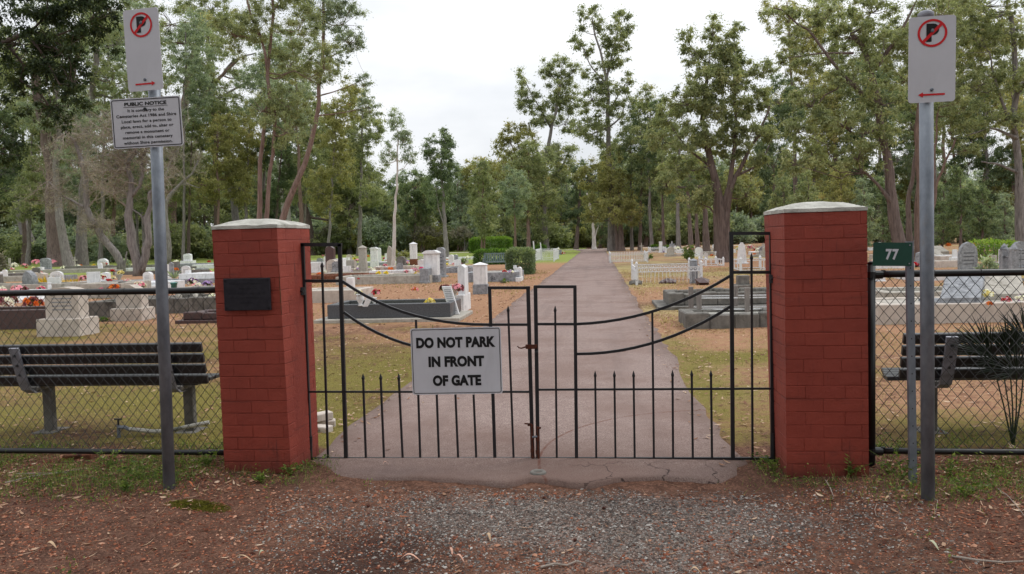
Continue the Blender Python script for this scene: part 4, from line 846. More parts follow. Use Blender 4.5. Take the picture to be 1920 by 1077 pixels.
# foreground plots
plot('beige concrete kerbed grave low behind the left gate stile',560,668,568,23,1.5,'pinkconc','slab',.16)
dk,H=plot('large dark granite grave on a pale base slab, the nearest one behind the gate',620,842,603,33,1.25,'granite','moss',.12,step=.22)
Pd=g(740,603)
# leaning tablet against the end
P=g(862,596); lt=thing('leaning_tablet','white inscribed tablet leaning on the right end of the dark granite grave','tablet',(P[0]-.1,P[1],0)); 
mb=MB(); mb.box(-.10,.10,-.03,.03,0,.62,bev=.008,T=lambda v:np.stack([v[:,0]-v[:,2]*.28,v[:,1]+v[:,2]*.10,v[:,2]*.96+.07],-1)); tb=mb.build('tablet',MT['white'],lt,local=True)
mb=MB()
for i in range(13): 
    z=.08+i*.038; mb.box(-.07,.07,-.033,-.029,z,z+.014,T=lambda v:np.stack([v[:,0]-v[:,2]*.28,v[:,1]+v[:,2]*.10,v[:,2]*.96+.07],-1))
mb.build('inscription',MT['greystone'],tb,local=True)
headstone('narrow white headstone seen edge-on at the right end of the dark granite grave',870,582,13,86,'white','peak',.5,.36,face='y',bw=1.05)
o,z=vase('grey stone urn beside the leaning white tablet',853,560,17,26,'capstone',.1,'urn'); 
flowers('faded maroon flowers spreading left of the stone urn',834,545,26,['maroon'],z=.48); flowers('faded pink and maroon flowers in the stone urn',858,545,28,['maroon','pink'],z=.5)
flowers('cream and yellow roses on the dark granite grave',806,571,24,['cream','yellow'],z=.30); flowers('small pink flowers on a thin stem behind the dark granite grave',778,545,14,['pink','orange'],z=.18)
vase('round white vase on the left end of the dark granite grave',676,574,16,22,'white',.33,'vase'); vase('second small white vase on the dark granite grave, under the pink bunch',702,572,11,14,'white',.33,'vase')
flowers('pink carnations above the sloped white tablet on the dark granite grave',706,552,20,['pink','red'],z=.58); flowers('white and green flowers in the round white vase',673,552,18,['cream','white'],z=.58)
P=g(692,575,.33); mb=MB(); mb.prism([(-.13,0),(-.03,0),(.16,.30),(-.0,.26)],-.03,.03); o=mb.build('sloped_tablet',MT['white'],None,local=True); o.location=Vector(P); tag(o,'small sloped white tablet between the vases on the dark granite grave','tablet')
pier('white square pedestal with dark weather stains beside the driveway',900,552,24,60,'white',.3,'pyramid',dep=.38)
plot('grey concrete family grave left of the driveway, in front of the green bench',876,972,529,18,1.9,'greystone','slab')
headstone('white rounded headstone at the right end of the grey family grave',974,527,9,26,'white','round',.5,.3,bw=1.1); flowers('red flowers on the grey family grave',946,511,10,['red'],z=.35); flowers('white and turquoise ornaments and flowers on the grey family grave',958,512,12,['white','lilac'],z=.35)
vase('small white angel-like urn at the right end of the grey family grave',966,511,7,13,'white',.32,'urn')
# green bench
P=g(928,505); gb=thing('park_bench','blue-green slatted timber bench between the hedge and the round shrub','bench',(P[0],P[1],0)); k=sc_at(P); W=42*k
for i in range(11): mb=MB(); x=-W/2+W*(i+.5)/11; mb.box(x-.035,x+.035,.30,.33,.42,.86); mb.build('back_slat',MT['bluegrey'],gb,local=True)
for z in(.40,.86): mb=MB(); mb.box(-W/2-.03,W/2+.03,.285,.345,z,z+.06); mb.build('back_rail',MT['bluegrey'],gb,local=True)
mb=MB(); mb.box(-W/2,W/2,-.2,.28,.38,.42); mb.build('seat',MT['bluegrey'],gb,local=True)
for x in(-W/2,W/2): mb=MB(); mb.box(x-.03,x+.03,-.2,-.14,0,.62); mb.box(x-.03,x+.03,.285,.345,0,.90); mb.box(x-.035,x+.035,-.22,.285,.60,.64); mb.build('leg',MT['bluegrey'],gb,local=True)
# white posts and picket grave fences
def railing(label,x0,x1,yb,hpx,depth,n,style='picket',mat='whitepaint',post=.05,yaw=0,name='grave_railing'):
    a=g(x0,yb); b=g(x1,yb); Y=(a[1]+b[1])/2; k=sc_at((a+b)/2); Lx=b[0]-a[0]; H=hpx*k; root=thing(name,label,'railing',((a[0]+b[0])/2,Y,0),R(yaw))
    hx=Lx/2
    for x in(-hx,hx):
        for y in(0,depth): mb=MB(); mb.box(x-post,x+post,y-post,y+post,-.05,H); mb.lathe([(post*1.2,0),(post*1.3,post*.4),(post*.6,post*1.6),(.01,post*2.1)],(x,y,H),8); mb.build('post',MT[mat],root,local=True)
    sides=[((-hx,0),(hx,0),n),((-hx,depth),(hx,depth),n),((-hx,0),(-hx,depth),max(3,int(n*depth/Lx))),((hx,0),(hx,depth),max(3,int(n*depth/Lx)))]
    for (p0,p1,m) in sides:
        mb=MB(); p0=np.array([*p0,0.]);p1=np.array([*p1,0.]); ux=(p1-p0)/np.linalg.norm(p1-p0)
        zs=(.15,.82) if style=='picket' else (.08,.9) if style=='rail' else (.62,.80)
        for z in zs: mb.bar(p0+ux*post+[0,0,H*z],p1-ux*post+[0,0,H*z],.035,.03,up=(0,0,1))
        if style=='rail': 
            for q in(.33,.66): mb.bar(p0+(p1-p0)*q+[0,0,.02],p0+(p1-p0)*q+[0,0,H*.88],.03,.03)
        else:
            for i in range(m):
                q=p0+(p1-p0)*((i+.5)/m); top=H*(.98 if style=='picket' else .62)
                mb.tube([q+[0,0,H*(.05 if style=='picket' else .1)],q+[0,0,top]],.011 if style=='picket' else .006,4)
                if style=='picket': mb.lathe([(.004,0),(.028,.03),(.004,.07)],(q[0],q[1],top-.01),6)
                else:   # ring frieze
                    t=np.linspace(0,2*math.pi,11); rr=H*.10; mb.tube(np.stack([q[0]+ux[0]*rr*np.cos(t),q[1]+ux[1]*rr*np.cos(t),H*.71+rr*np.sin(t)],-1),.012,4,cap=False); mb.lathe([(.004,0),(.03,.02),(.004,.05)],(q[0],q[1],H*.71-.02),6)
        mb.build('railing_panel',MT[mat],root,local=True)
    return root
railing('white picket grave railing on the left verge beyond the dark round shrub',1003,1038,491,22,6.5,14)
for x,y0,y1,l in((1003,492,452,'left one of two leaning white posts behind the round shrub'),(1017,487,455,'right one of two leaning white posts behind the round shrub')):
    P=g(x,y0); Q=at(x-3 if x<1010 else x-4,y1,P); mb=MB(); mb.tube([P,(P+Q)/2,Q],.045,8); tag(mb.build('white_post',MT['whitepaint']),l,'post')
block('pale round boulder memorial far along the left verge',1046,478,14,9,'greystone',.8); flowers('red flowers at the far end of the driveway, left verge',1056,476,9,['red','white'],z=.1); flowers('small white bunch on the far boulder memorial',1047,468,6,['white'],z=.8)
# right of the driveway
railing('long white picket grave railing nearest the driveway on the right verge, far back',1144,1216,493,18,3.0,22)
railing('second white picket grave railing behind the crosses, with a small grave cross inside',1218,1250,474,9,3.0,14)
railing('white cast-iron railing with a frieze of rings and one tall pointed post, right verge',1193,1318,534,40,3.4,16,'rings',post=.04)
pier('blue-grey stone post with a pointed cap at the right end of the ring-frieze railing',1302,532,13,47,'greystone',.16,'pyramid',dep=.3)
mb=MB(); P=g(1252,533); 
for i,(x,y) in enumerate(((1244,532),(1252,530),(1258,532))): Q=g(x,y); rock(mb,(Q[0],Q[1],.05),.2,.5,.55,seed=i)
tag(mb.build('boulder',MT['brownstone']),'clump of low brown rocks in front of the ring-frieze railing','rocks')
mb=MB(); Q=g(1318,534); rock(mb,(Q[0],Q[1],.08),.3,.5,.6,seed=5); tag(mb.build('boulder',MT['brownstone']),'brown rock at the right corner of the ring-frieze railing','rock')
mb=MB(); Q=g(1192,534); rock(mb,(Q[0],Q[1],.05),.22,.5,.6,seed=7); tag(mb.build('boulder',MT['concdark']),'dark stone at the foot of the left post of the ring-frieze railing','rock')
railing('low white pipe railing behind the ring-frieze railing on the right',1322,1358,499,13,2.6,3,'rail')
railing('white pipe railing with several bars seen through the right gate box',1386,1450,508,22,2.4,6,'rail')
cross('pale cross on a white plinth beside the long picket railing',1203,473,8,17,'conc'); cross('white cross high on a plinth, between the green bushes on the right',1260,470,9,17,'white')
headstone('slender white column stone between the two green bushes on the right',1239,474,6,21,'white','flat',.15,.05)
headstone('small white rounded stone by the rose bush',1324,488,6,14,'white','round',.15,.1); headstone('white pointed small stone left of the rounded one',1315,487,5,15,'white','peak',.15,.1)
flowers('white flowers far back right of the white cross',1270,468,12,['white'],z=.3); flowers('white and pink flowers far right, before the forked tree',1294,469,12,['white','pink'],z=.6)
headstone('tall white tapering headstone framed in the right gate box',1391,495,18,40,'white','obelisk',.18,.06,bw=1.25)
headstone('two-tier grey block headstone just below the gate rail on the right',1393,547,21,30,'concdark','flat',.35,.45,bw=1.3)
plot('rough pale kerbed grave on a step, the farther of two beside the right gate leaf',1252,1475,578,29,1.5,'concdark','gravel',.2,step=.25,rough=1)
plot('dark rough rock kerbed grave, the nearest on the right, with timber posts',1284,1475,615,27,1.2,'concdark','gravel',.2,rough=1)
pr=thing('post_and_rail','four weathered grey timber posts with white rails around the nearest right grave','railing',tuple(g(1340,582)*[1,1,0]))
PP=[]
for x,yt,yb_,yy in((1296,538,586,586),(1311,542,588,588),(1379,536,586,586),(1401,540,588,588)):
    P=g(x,610)+[0,.55+(.35 if yy==586 else 0),0]; P=at(x,yb_,P); Q=at(x,yt,P); mb=MB(); mb.box(P[0]-.042,P[0]+.042,P[1]-.04,P[1]+.04,0,Q[2],bev=.004); mb.build('post',MT['weatherwood'],pr); PP.append((P,Q))
for (i,j) in((0,2),(1,3)):
    for f_ in(.72,.38): 
        z=PP[i][1][2]*f_; mb=MB(); a=PP[i][0]*[1,1,0]+[.043,0,z]; mb.bar(a,(PP[j][0][0]-.043,PP[j][0][1],z),.02); mb.build('rail',MT['whitepaint'],pr)
        mb=MB(); mb.bar((PP[j][0][0]+.043,PP[j][0][1],z),(PP[j][0][0]+1.6,PP[j][0][1],z),.02); mb.build('rail',MT['whitepaint'],pr)
# far right flower field seen through the gate box and right of it
for i,(x,y,w_,c,l) in enumerate([(1408,466,16,['pink','white'],'tall pink and white flowers far back in the right gate box'),(1424,471,14,['white','lilac'],'lilac and white flowers far back beside the right pillar'),(1383,468,9,['white'],'white flowers far back left of the tapering headstone'),(1436,472,12,['pink'],'pink flowers far back touching the right pillar edge')]): flowers(l,x,y,w_,c,z=.3)
for i,(x,y,w_,h_) in enumerate([(1375,474,10,6),(1415,478,12,6),(1431,477,10,5),(1276,475,12,6)]): block(['low white slab grave far back at the left of the right gate box','low white slab grave far back in the middle of the right gate box','low white slab grave far back by the right pillar','low white slab grave by the white cross on the right'][i],x,y,w_,h_,'white',1.2,'grave_slab','grave')
# ---- right of the right pillar
plot('long concrete kerbed grave behind the right fence, with a sloped grey slab on it',1640,1990,607,38,1.5,'pinkconc','slab',.2)
plot('second concrete kerb behind the long one at the right, nearer the pillar',1650,1990,572,26,1.6,'conc','gravel',.2)
def desk(label,x,yb,wpx,dep,h0,h1,mat,z0=0,yaw=0,shx=0):
    P=g(x,yb,z0); k=sc_at(P); W=wpx*k; mb=MB(); mb.prism([(0,0),(dep,0),(dep,h1),(0,h0)],-W/2,W/2,axis='x',T=lambda v:np.stack([v[:,0]+v[:,1]*shx,v[:,1],v[:,2]],-1)); mb.box(-W/2-.04,W/2+.04,-.04,dep+.04,-.05,.02); o=mb.build('sloped_slab',MT[mat],None,local=True); o.location=Vector(P); o.rotation_euler=(0,0,R(yaw)); return tag(o,label,'memorial')
desk('sloped dark grey granite slab resting on the right concrete grave',1800,568,72,.75,.08,.42,'greystone',.34,0,.55)
desk('pale sloped marble slab with green and white flowers, right of the dark sloped slab',1885,560,70,.7,.08,.36,'conc',.34,0,.4)
flowers('pale green and white flowers between the two sloped slabs on the right',1852,556,26,['white','cream'],z=.42); flowers('red and pink flowers on the right concrete grave',1886,566,20,['red','pink'],z=.38); flowers('white and turquoise flowers at the right edge of the picture',1914,563,22,['white','lilac'],z=.38); flowers('orange dried flowers on the right concrete grave',1856,572,14,['orange'],z=.36)
headstone('tall grey gothic-arched headstone with dark edge right of the sign post',1814,513,31,59,'greystone','gothic',.2,.04,bw=1.2)
headstone('white angel-like cross figure left of the gothic headstone',1790,498,8,30,'white','flat',.1,.5,bw=2.2)
desk('low sloped white tablet beside the small white cross figure',1765,490,22,1.0,.15,.5,'conc'); desk('grey sloped tablet on a kerb right of the 77 post, far back',1766,478,26,1.2,.2,.55,'conc')
plot('long whitewashed kerb in front of the gothic headstone',1705,1830,526,10,2.4,'white','gravel'); plot('low mossy kerb far back right of the sign post',1750,1800,500,7,2.0,'conc','moss')
headstone('tilted grey slab stone behind the fence rail, right of the 77 post',1775,560,20,34,'greystone','flat',.1,0,tilt=-25)
rust=railing('rusty brown paling railing behind the right fence rail',1792,1905,546,30,.4,26,'picket','rust',.03)
railing('grey ornate iron railing with stone corner posts at the right edge',1893,1990,535,66,.5,9,'picket','greystone',.09)
headstone('ornate grey scrolled headstone at the right edge behind the stone post',1912,505,22,52,'greystone','round',.2,.1)
flowers('orange flowers on a mound behind the gothic headstone',1778,462,12,['orange'],z=.4); flowers('orange and red flowers over the clipped shrub at the right',1826,462,12,['orange'],z=.6); flowers('white flowers left of the gothic headstone, low',1763,468,12,['white'],z=.3)
headstone('pale rounded stone between the 77 post and the right sign post',1722,500,10,20,'conc','round',.2,.1)
block('white low vault seen between the right pillar and the number post',1652,528,16,10,'white',.9); 
# ================================================================ TREES
def wob(P,amp,seed):
    P=np.array(P,float); n=len(P); r=np.random.default_rng(seed); 
    # resample and wobble
    seg=np.linalg.norm(np.diff(P,axis=0),axis=1); t=np.concatenate([[0],np.cumsum(seg)]); m=max(4,min(16,int(n*4))); tt=np.linspace(0,t[-1],m); Q=np.stack([np.interp(tt,t,P[:,k]) for k in range(3)],-1)
    for _ in range(1):
        Q[1:-1]=(Q[:-2]+2*Q[1:-1]+Q[2:])/4
    Q[1:-1]+=r.normal(0,amp,(m-2,3))*np.linspace(.3,1,m-2)[:,None]; return Q
def limb(mb,a,b,r0,r1,seed,sag=.15,n=5,sides=5):
    a=np.array(a);b=np.array(b); r=np.random.default_rng(seed); L_=np.linalg.norm(b-a); t=np.linspace(0,1,n)[:,None]
    P=a*(1-t)+b*t+np.array([0,0,-1])*sag*L_*np.sin(t*math.pi)*.6; P[1:-1]+=r.normal(0,.045*L_,(n-2,3)); mb.tube(P,np.linspace(r0,r1,n),sides,cap=False); return P
def crown(leaf,wood,blobs,trunkpts,rads,seed,lsz,cover=2.1,droop=.6,clump=.3,tw=1.0,vb=0.0):
    """blobs: (centre, rx, ry, rz).  limbs reach from the trunk into every blob, leaves hang in clumps at their ends"""
    r=np.random.default_rng(seed)
    T=np.concatenate(trunkpts); TR=np.concatenate(rads)
    for bi,(c,rx,ry_,rz_) in enumerate(blobs):
        c=np.array(c); d=np.linalg.norm((T-c)*[1,1,1.0],axis=1)+np.where(T[:,2]>c[2]-rz_*.1,rz_*1.2,0); j=int(np.argmin(d)); start=T[j]; r0=min(TR[j]*.55,.03*np.linalg.norm(c-start)+.02)
        hub=c-np.array([0,0,rz_*.35]); limb(wood,start,hub,r0*tw,r0*.45*tw,seed+bi)
        A=math.pi*rx*rz_; la=.5*lsz*lsz*.36; Nn=int(1.9*cover*A/la)
        rc=max(lsz*2.0,clump*min(rx,rz_)); nc=max(6,int(3.0*A/(math.pi*rc*rc)))
        q=r.normal(size=(nc,3)); q/=np.linalg.norm(q,axis=1)[:,None]; q*=r.uniform(.35,1.0,(nc,1))**.5; q*= (1+.15*r.normal(size=(nc,1)))
        cl=c+q*[rx,ry_,rz_]; 
        for k in range(0,nc,max(1,nc//12)): 
            limb(wood,hub,cl[k],r0*.4*tw,r0*.10*tw,seed*3+k,sag=.05,n=4,sides=4)
        cs=rc*r.uniform(.55,1.25,nc); wt=cs**2; cnt=r.multinomial(Nn,wt/wt.sum())
        idx=np.repeat(np.arange(nc),cnt); n=len(idx)
        o=r.normal(size=(n,3)); o/=np.linalg.norm(o,axis=1)[:,None]; o*=np.abs(r.normal(0,.62,(n,1))); 
        pos=cl[idx]+o*cs[idx][:,None]*[1,1,.72]; pos[:,2]-=cs[idx]*.1
        D=r.normal(size=(n,3))*.7+o*.6; D[:,2]-=droop
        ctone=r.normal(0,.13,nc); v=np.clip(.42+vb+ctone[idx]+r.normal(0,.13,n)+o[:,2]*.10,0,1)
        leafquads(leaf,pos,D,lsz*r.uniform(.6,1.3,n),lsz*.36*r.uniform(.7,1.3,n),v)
def tree(name,label,base,trunks,blobs,bark='bark_grey',leafm='leaf_olive',cover=2.1,lsz=None,droop=.6,depth=.75,clump=.3,group=None,cat='tree',seed=None,wobble=.02,vb=0,flare=1.35):
    base=(base[0],max(base[1],447.7+.0268*(1121-base[0])+17)); P0=g(*base); k=sc_at(P0); D=k*FPX; seed=seed or abs(int(base[0]*13+base[1])); r=np.random.default_rng(seed)
    root=thing(name,label,cat,(P0[0],P0[1],0),group=group); lsz=lsz or max(.09,.0027*D)
    wood=MB(); TP=[];TR=[]
    for pts,r0,r1 in trunks:
        P=[at(x,y,P0) for x,y in pts]; off=r.uniform(-.5,.5); P=[p+np.array([0,1,0])*off*i/len(P) for i,p in enumerate(P)]
        if abs(pts[0][0]-base[0])<40*.6 and abs(pts[0][1]-base[1])<12: P[0][2]=-.15; P[0][:2]=P0[:2]+(P[0][:2]-P0[:2]); fl=flare
        else: fl=1.0
        Q=wob(P,wobble*np.linalg.norm(P[-1]-P[0])*.25,seed+1); rr=np.interp(np.linspace(0,1,len(Q)),[0,.08,.45,1],[r0*k*fl,r0*k*.92,r0*k*.58,r1*k*.75]); wood.tube(Q,rr,10,cap=True); TP.append(Q);TR.append(rr)
    B=[]
    for b in blobs:
        x,y,rx=b[:3]; ry_=b[3] if len(b)>3 else rx*.8; dz=b[4] if len(b)>4 else r.uniform(-1,1)*depth
        c=at(x,y,P0)+NH*dz*rx*k; B.append((c,rx*k,rx*k*.9,ry_*k))
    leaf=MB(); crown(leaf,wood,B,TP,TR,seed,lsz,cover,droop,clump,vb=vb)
    wood.build('trunk',MT[bark],root); leaf.build('crown',MT[leafm],root); return root
T_=tree
# --- left side
T_('tree','big dark broadleaf tree overhanging the upper left corner, trunk out of view',(-420,640),[([(-420,640),(-400,300),(-330,60)],34,22),([(-380,300),(-150,120),(40,60)],16,6),([(-330,60),(-100,-150),(250,-320)],16,5)],
   [(10,40,120,90),(110,70,80,70),(60,170,80,60),(20,270,60,50),(150,150,40,40),(160,20,60,50),(-80,150,110,100),(-100,320,90,60),(120,-60,120,70),(300,-160,150,80),(560,-260,180,90)],'bark_brown','leaf_deep',1.5,.085,.55,.9,.28)  # limb and crowns above the frame are added to shade signs and ground
T_('gum_tree','grey trunk leaning left at the far left edge before the boundary fence',(70,492),[([(68,492),(50,440),(32,385),(22,320),(30,230)],13,7)],[(20,340,60,40),(50,280,60,40),(-30,260,60,60),(20,200,70,50)],'bark_grey','leaf_dark',1.9)
T_('gum_tree','thickest brown trunk at the left, standing by the white stone cross',(113,500),[([(113,500),(103,420),(98,330),(85,250),(60,120)],20,10),([(100,340),(110,220),(150,80)],9,4)],[(70,110,80,50),(150,50,80,50),(110,-20,90,50),(190,140,50,30),(130,200,30,20)],'bark_brown','leaf_olive',1.4)
T_('gum_tree','pale-streaked straight trunk close to the thickest brown trunk at the left',(131,500),[([(131,500),(112,420),(106,300),(108,180),(120,30)],9,5)],[(150,210,50,30),(90,220,50,30),(140,300,40,30)],'bark_grey','leaf_grey',1.2)
T_('gum_tree','broad grey trunk between the white cross and the gnarled trees',(152,498),[([(152,498),(155,420),(160,340),(172,200),(190,60)],11,6)],[(200,60,80,50),(230,150,60,40),(170,-10,80,40),(175,250,50,30)],'bark_grey','leaf_grey',1.1)
T_('gum_tree','tall reddish forked trunk right of the sign post, left of the left pillar',(322,486),[([(322,486),(315,420),(322,330),(340,230),(365,110),(380,20)],15,6),([(318,420),(330,330),(322,290),(300,180)],9,5),([(340,230),(400,160),(450,110)],6,3)],[(340,40,90,50),(250,40,70,50),(410,60,70,50),(300,130,70,45),(400,150,60,35),(430,215,60,30),(470,130,50,30)],'bark_red','leaf_olive',1.25,droop=.4)
T_('gum_tree','spreading gum with crooked grey limbs behind the left pillar',(445,480),[([(445,480),(440,380),(420,260),(395,170),(390,60)],8,4),([(395,170),(440,110),(480,100)],3,1.5),([(400,190),(470,150),(500,120)],3,1.5)],[(400,250,60,35),(360,300,60,40),(450,270,50,35),(420,340,60,35),(470,200,45,30),(350,230,45,30),(400,10,60,35),(470,330,45,40)],'bark_grey','leaf_olive',1.6)
T_('gum_tree','two slender brown stems rising straight behind the left pillar',(488,536),[([(486,536),(484,410),(494,280),(508,150),(515,20),(518,-60)],6,3),([(492,536),(500,400),(522,260),(505,100),(470,0)],5.5,2.5)],[(480,40,55,50),(530,110,50,45),(560,40,55,50),(500,200,35,35),(450,60,40,40),(540,190,45,35),(600,110,45,40),(525,-20,70,40),(545,240,45,40)],'bark_red','leaf_olive',1.5,depth=.9,droop=.8)
T_('gum_tree','reddish curving trunk that leans out right of the left pillar cap',(523,520),[([(523,520),(524,420),(535,385),(568,325),(586,260),(598,170),(604,60),(606,-40)],7.5,3),([(592,182),(640,168),(682,148)],1.6,.8),([(590,218),(640,212),(690,200)],1.6,.8)],[(640,30,45,40),(655,75,32,28),(620,110,40,30),(600,20,40,40),(682,155,16,20),(692,200,20,26),(668,85,18,14),(640,-30,50,40),(572,130,38,35)],'bark_red','leaf_grey',1.5,depth=.6,droop=.9)
T_('gum_tree','dark forked trunk right of the left pillar cap, thick and leaning left',(585,478),[([(585,478),(572,400),(556,340),(535,280),(510,200)],12,6),([(565,370),(560,300),(580,220)],6,3)],[(560,200,50,35),(600,230,45,35),(640,280,40,30),(600,300,50,35),(650,340,45,40),(610,360,45,35),(545,260,40,35),(660,385,40,30)],'bark_brown','leaf_olive',2.0)
T_('gum_tree','twin pale grey stems side by side behind the left pillar cap',(540,478),[([(536,478),(530,380),(520,280),(512,200)],5,3),([(545,478),(540,380),(535,280),(530,180)],5,3)],[(520,300,35,30),(560,280,30,25),(540,160,50,35)],'bark_pale','leaf_grey',1.3)
T_('gum_tree','dense round-topped gum behind the left end of the far grass',(655,468),[([(655,468),(653,400),(650,330)],5,2)],[(650,300,50,40),(615,340,40,40),(690,350,35,35),(640,380,50,35),(670,250,25,20)],'bark_grey','leaf_olive',2.0)
def gnarled(label,base,trunks,tips,seed,cat='tree'):
    P0=g(*base); k=sc_at(P0); root=thing('gnarled_tree',label,cat,(P0[0],P0[1],0)); r=np.random.default_rng(seed); wood=MB(); T=[];TR=[]
    for pts,r0,r1 in trunks:
        P=[at(x,y,P0) for x,y in pts]; 
        if pts[0]==base: P[0][2]=-.1
        Q=wob(P,.06,seed); rr=np.linspace(r0*k,r1*k,len(Q))*r.uniform(.88,1.12,len(Q)); wood.tube(Q,rr,9); T.append(Q);TR.append(rr)
    wood.build('trunk',MT['bark_grey'],root,smooth=True); tw=MB(); nd=MB()
    Tt=np.concatenate(T)
    for (x,y,rx,ry_,n) in tips:
        c=at(x,y,P0); 
        for i in range(n):
            q=r.normal(size=3); q/=np.linalg.norm(q); e_=c+q*[rx*k,rx*k,ry_*k]*r.uniform(.4,1); d=np.linalg.norm(Tt-e_,axis=1)+r.uniform(0,1.5,len(Tt)); s=Tt[int(np.argmin(d))]; P=limb(tw,s,e_,.035,.012,seed+i,sag=-.05,n=5,sides=4)
            for j in range(9):
                a=P[r.integers(2,5)]; b=a+r.normal(size=3)*[.45,.45,.5]+[0,0,.1]; tw.tube([a,(a+b)/2+r.normal(0,.04,3),b],[.012,.009,.005],3,cap=False)
                m=7; C=a+(b-a)*r.random((m,1)); leafquads(nd,C,r.normal(size=(m,3))+(b-a)*.8,.34,.022,r.random(m))
    tw.build('branches',MT['twig'],root); nd.build('twiglets',MT['dryneedle'],root); return root
gnarled('gnarled leaning tree with bare grey twigs, left of the pair near the sign post',(228,512),[([(228,512),(230,490),(215,470),(190,450),(180,420),(160,390),(165,340),(150,290),(120,230)],8,2.5),([(228,512),(236,490),(238,472)],4,1),([(160,390),(120,370),(90,340)],2.5,1)],[(120,300,50,50,22),(160,250,50,40,22),(100,380,50,35,20),(170,420,45,25,22),(190,330,45,40,20)],31)
gnarled('gnarled double tree with bare twigs, its thick base just left of the sign post',(258,518),[([(258,518),(262,495),(250,478),(246,440),(240,410),(246,370),(240,320),(252,270)],10,3),([(262,512),(272,480),(280,440),(275,400),(290,340)],9,3),([(246,370),(266,340),(268,290),(280,240)],3.5,1.5),([(280,440),(262,400),(240,390)],2,1)],[(230,300,50,50,26),(280,260,45,45,24),(200,330,50,50,24),(300,330,40,40,18),(250,220,60,40,26),(220,240,60,40,22)],32)
gnarled('gnarled grey tree with pale forked branches just right of the sign post',(312,495),[([(312,495),(316,460),(310,420),(308,380),(330,350),(360,330),(372,300)],8,1.5),([(310,420),(303,350),(320,300),(345,265)],3,1),([(330,350),(350,345),(375,352)],1.5,.6)],[(340,320,45,35,18),(310,270,40,40,18),(300,200,60,50,22),(360,290,30,30,10)],33)
# --- centre
T_('sapling','slender pale sapling with a thin crown standing alone against the sky',(737,505),[([(737,505),(739,450),(741,390),(744,330),(746,250)],4.2,1.2)],[(747,240,20,30),(742,225,12,18),(730,285,17,20),(764,290,15,20),(722,300,10,14),(757,262,16,18),(770,300,9,10)],'bark_pale','leaf_grey',1.3,clump=.4,droop=.9)
T_('gum_tree','dense oval-crowned gum on a bare grey stem, middle of the far grass',(838,484),[([(838,484),(834,430),(831,380),(826,320)],5.5,3),([(832,420),(822,390),(818,350)],1.5,.8)],[(826,290,28,45),(822,345,30,30),(832,265,15,24),(840,320,20,30),(808,290,16,28),(828,375,24,16)],'bark_grey','leaf_dark',2.3,vb=.12,clump=.24)
T_('gum_tree','dense spindle-shaped olive gum left of the hedge',(906,478),[([(903,478),(904,420),(905,340)],2.5,1.5),([(908,478),(908,430),(912,380)],2,1)],[(905,350,30,38),(907,400,30,35),(903,318,18,22),(905,430,22,16)],'bark_red','leaf_olive',2.3,clump=.22)
T_('gum_tree','compact grey-green crowned gum on a reddish stem, right of the hedge top',(966,474),[([(966,474),(966,420),(964,370)],3.2,1.6)],[(965,345,28,30),(962,372,30,24),(968,395,22,16)],'bark_red','leaf_grey',2.2,clump=.24)
T_('gum_tree','yellow-topped rounded gum rising behind the spindle-shaped gum',(900,470),[([(900,470),(898,380),(898,310)],4,2)],[(895,305,25,16),(915,315,25,18),(885,330,22,20),(930,330,20,20)],'bark_brown','leaf_brown',2.0,vb=.12)
T_('gum_tree','dark bushy gum between the sapling and the oval-crowned gum',(776,470),[([(776,470),(778,420),(778,350)],4,2)],[(778,345,28,30),(765,370,25,25),(795,370,25,30),(775,400,35,20)],'bark_brown','leaf_dark',2.1,vb=.15)
for i,(x,h_,l) in enumerate([(700,388,'small multi-stemmed gum left of the sapling'),(718,402,'low bushy gum touching the sapling stem on its left'),(676,372,'pale young gum at the far left of the central grass'),(792,408,'small gum under the dark bushy one'),(867,400,'slim gum between the oval-crowned and the spindle-shaped gums'),(945,430,'young gum just behind the right end of the hedge'),(862,345,'mid-height grey gum behind the oval-crowned one')]):
    T_('gum_tree',l,(x,466),[([(x-3,466),(x-2,430),(x-4,h_)],1.8,1),([(x+3,466),(x+4,430),(x+6,h_)],1.6,1)],[(x,h_-8,20,28),(x-10,h_+14,16,18),(x+12,h_+12,16,18),(x,h_-28,12,14)],'bark_red','leaf_olive' if i%2 else 'leaf_grey',2.0,clump=.28)
for i,(x,l) in enumerate([(620,'low rounded scrubby tree with pinkish-grey foliage right of the left pillar'),(790,'small flat-topped pinkish scrubby tree behind the chapel memorial'),(870,'flat-topped pinkish scrubby tree left of the hedge')]):
    T_('scrub_tree',l,(x,472),[([(x,472),(x+2,455),(x-2,442)],1.6,1),([(x,472),(x+8,455),(x+14,440)],1.2,.7)],[(x-10,440,24,9),(x+14,438,24,9),(x,432,18,8)],'bark_grey','dryneedle',2.0,droop=.1)
T_('gum_tree','tall forked gum with a bare curving trunk left of the driveway end',(1022,466),[([(1022,466),(1018,400),(1016,330),(1028,280),(1033,240),(1048,200),(1052,150)],7,2.5),([(1022,320),(1005,280),(990,230)],3.5,1.5),([(1018,340),(1050,320),(1075,270)],3.5,1.5),([(1033,240),(1010,200),(985,155)],2.5,1)],
   [(978,150,11,20),(990,175,20,24),(1008,195,20,20),(1025,130,14,20),(1050,115,16,12),(1048,150,24,28),(1065,175,24,30),(1040,190,20,20),(980,195,10,14),(1060,225,24,24),(1020,225,20,14),(1050,290,30,30),(1060,330,26,24),(1075,130,12,16),(1008,225,16,16)],'bark_grey','leaf_olive',2.4,clump=.40,cat="tree")
T_('gum_tree','broad gum with a drooping left crown in front of the tall forked gum',(1001,468),[([(1001,468),(1003,400),(1000,320),(985,270)],3.5,2),([(1000,320),(965,290),(955,260)],2,1)],[(950,250,20,20),(968,240,18,16),(985,262,26,22),(1000,300,38,34),(970,300,28,24),(1008,345,36,28),(1020,385,30,24),(990,360,26,24),(940,270,14,16)],'bark_red','leaf_brown',2.0)
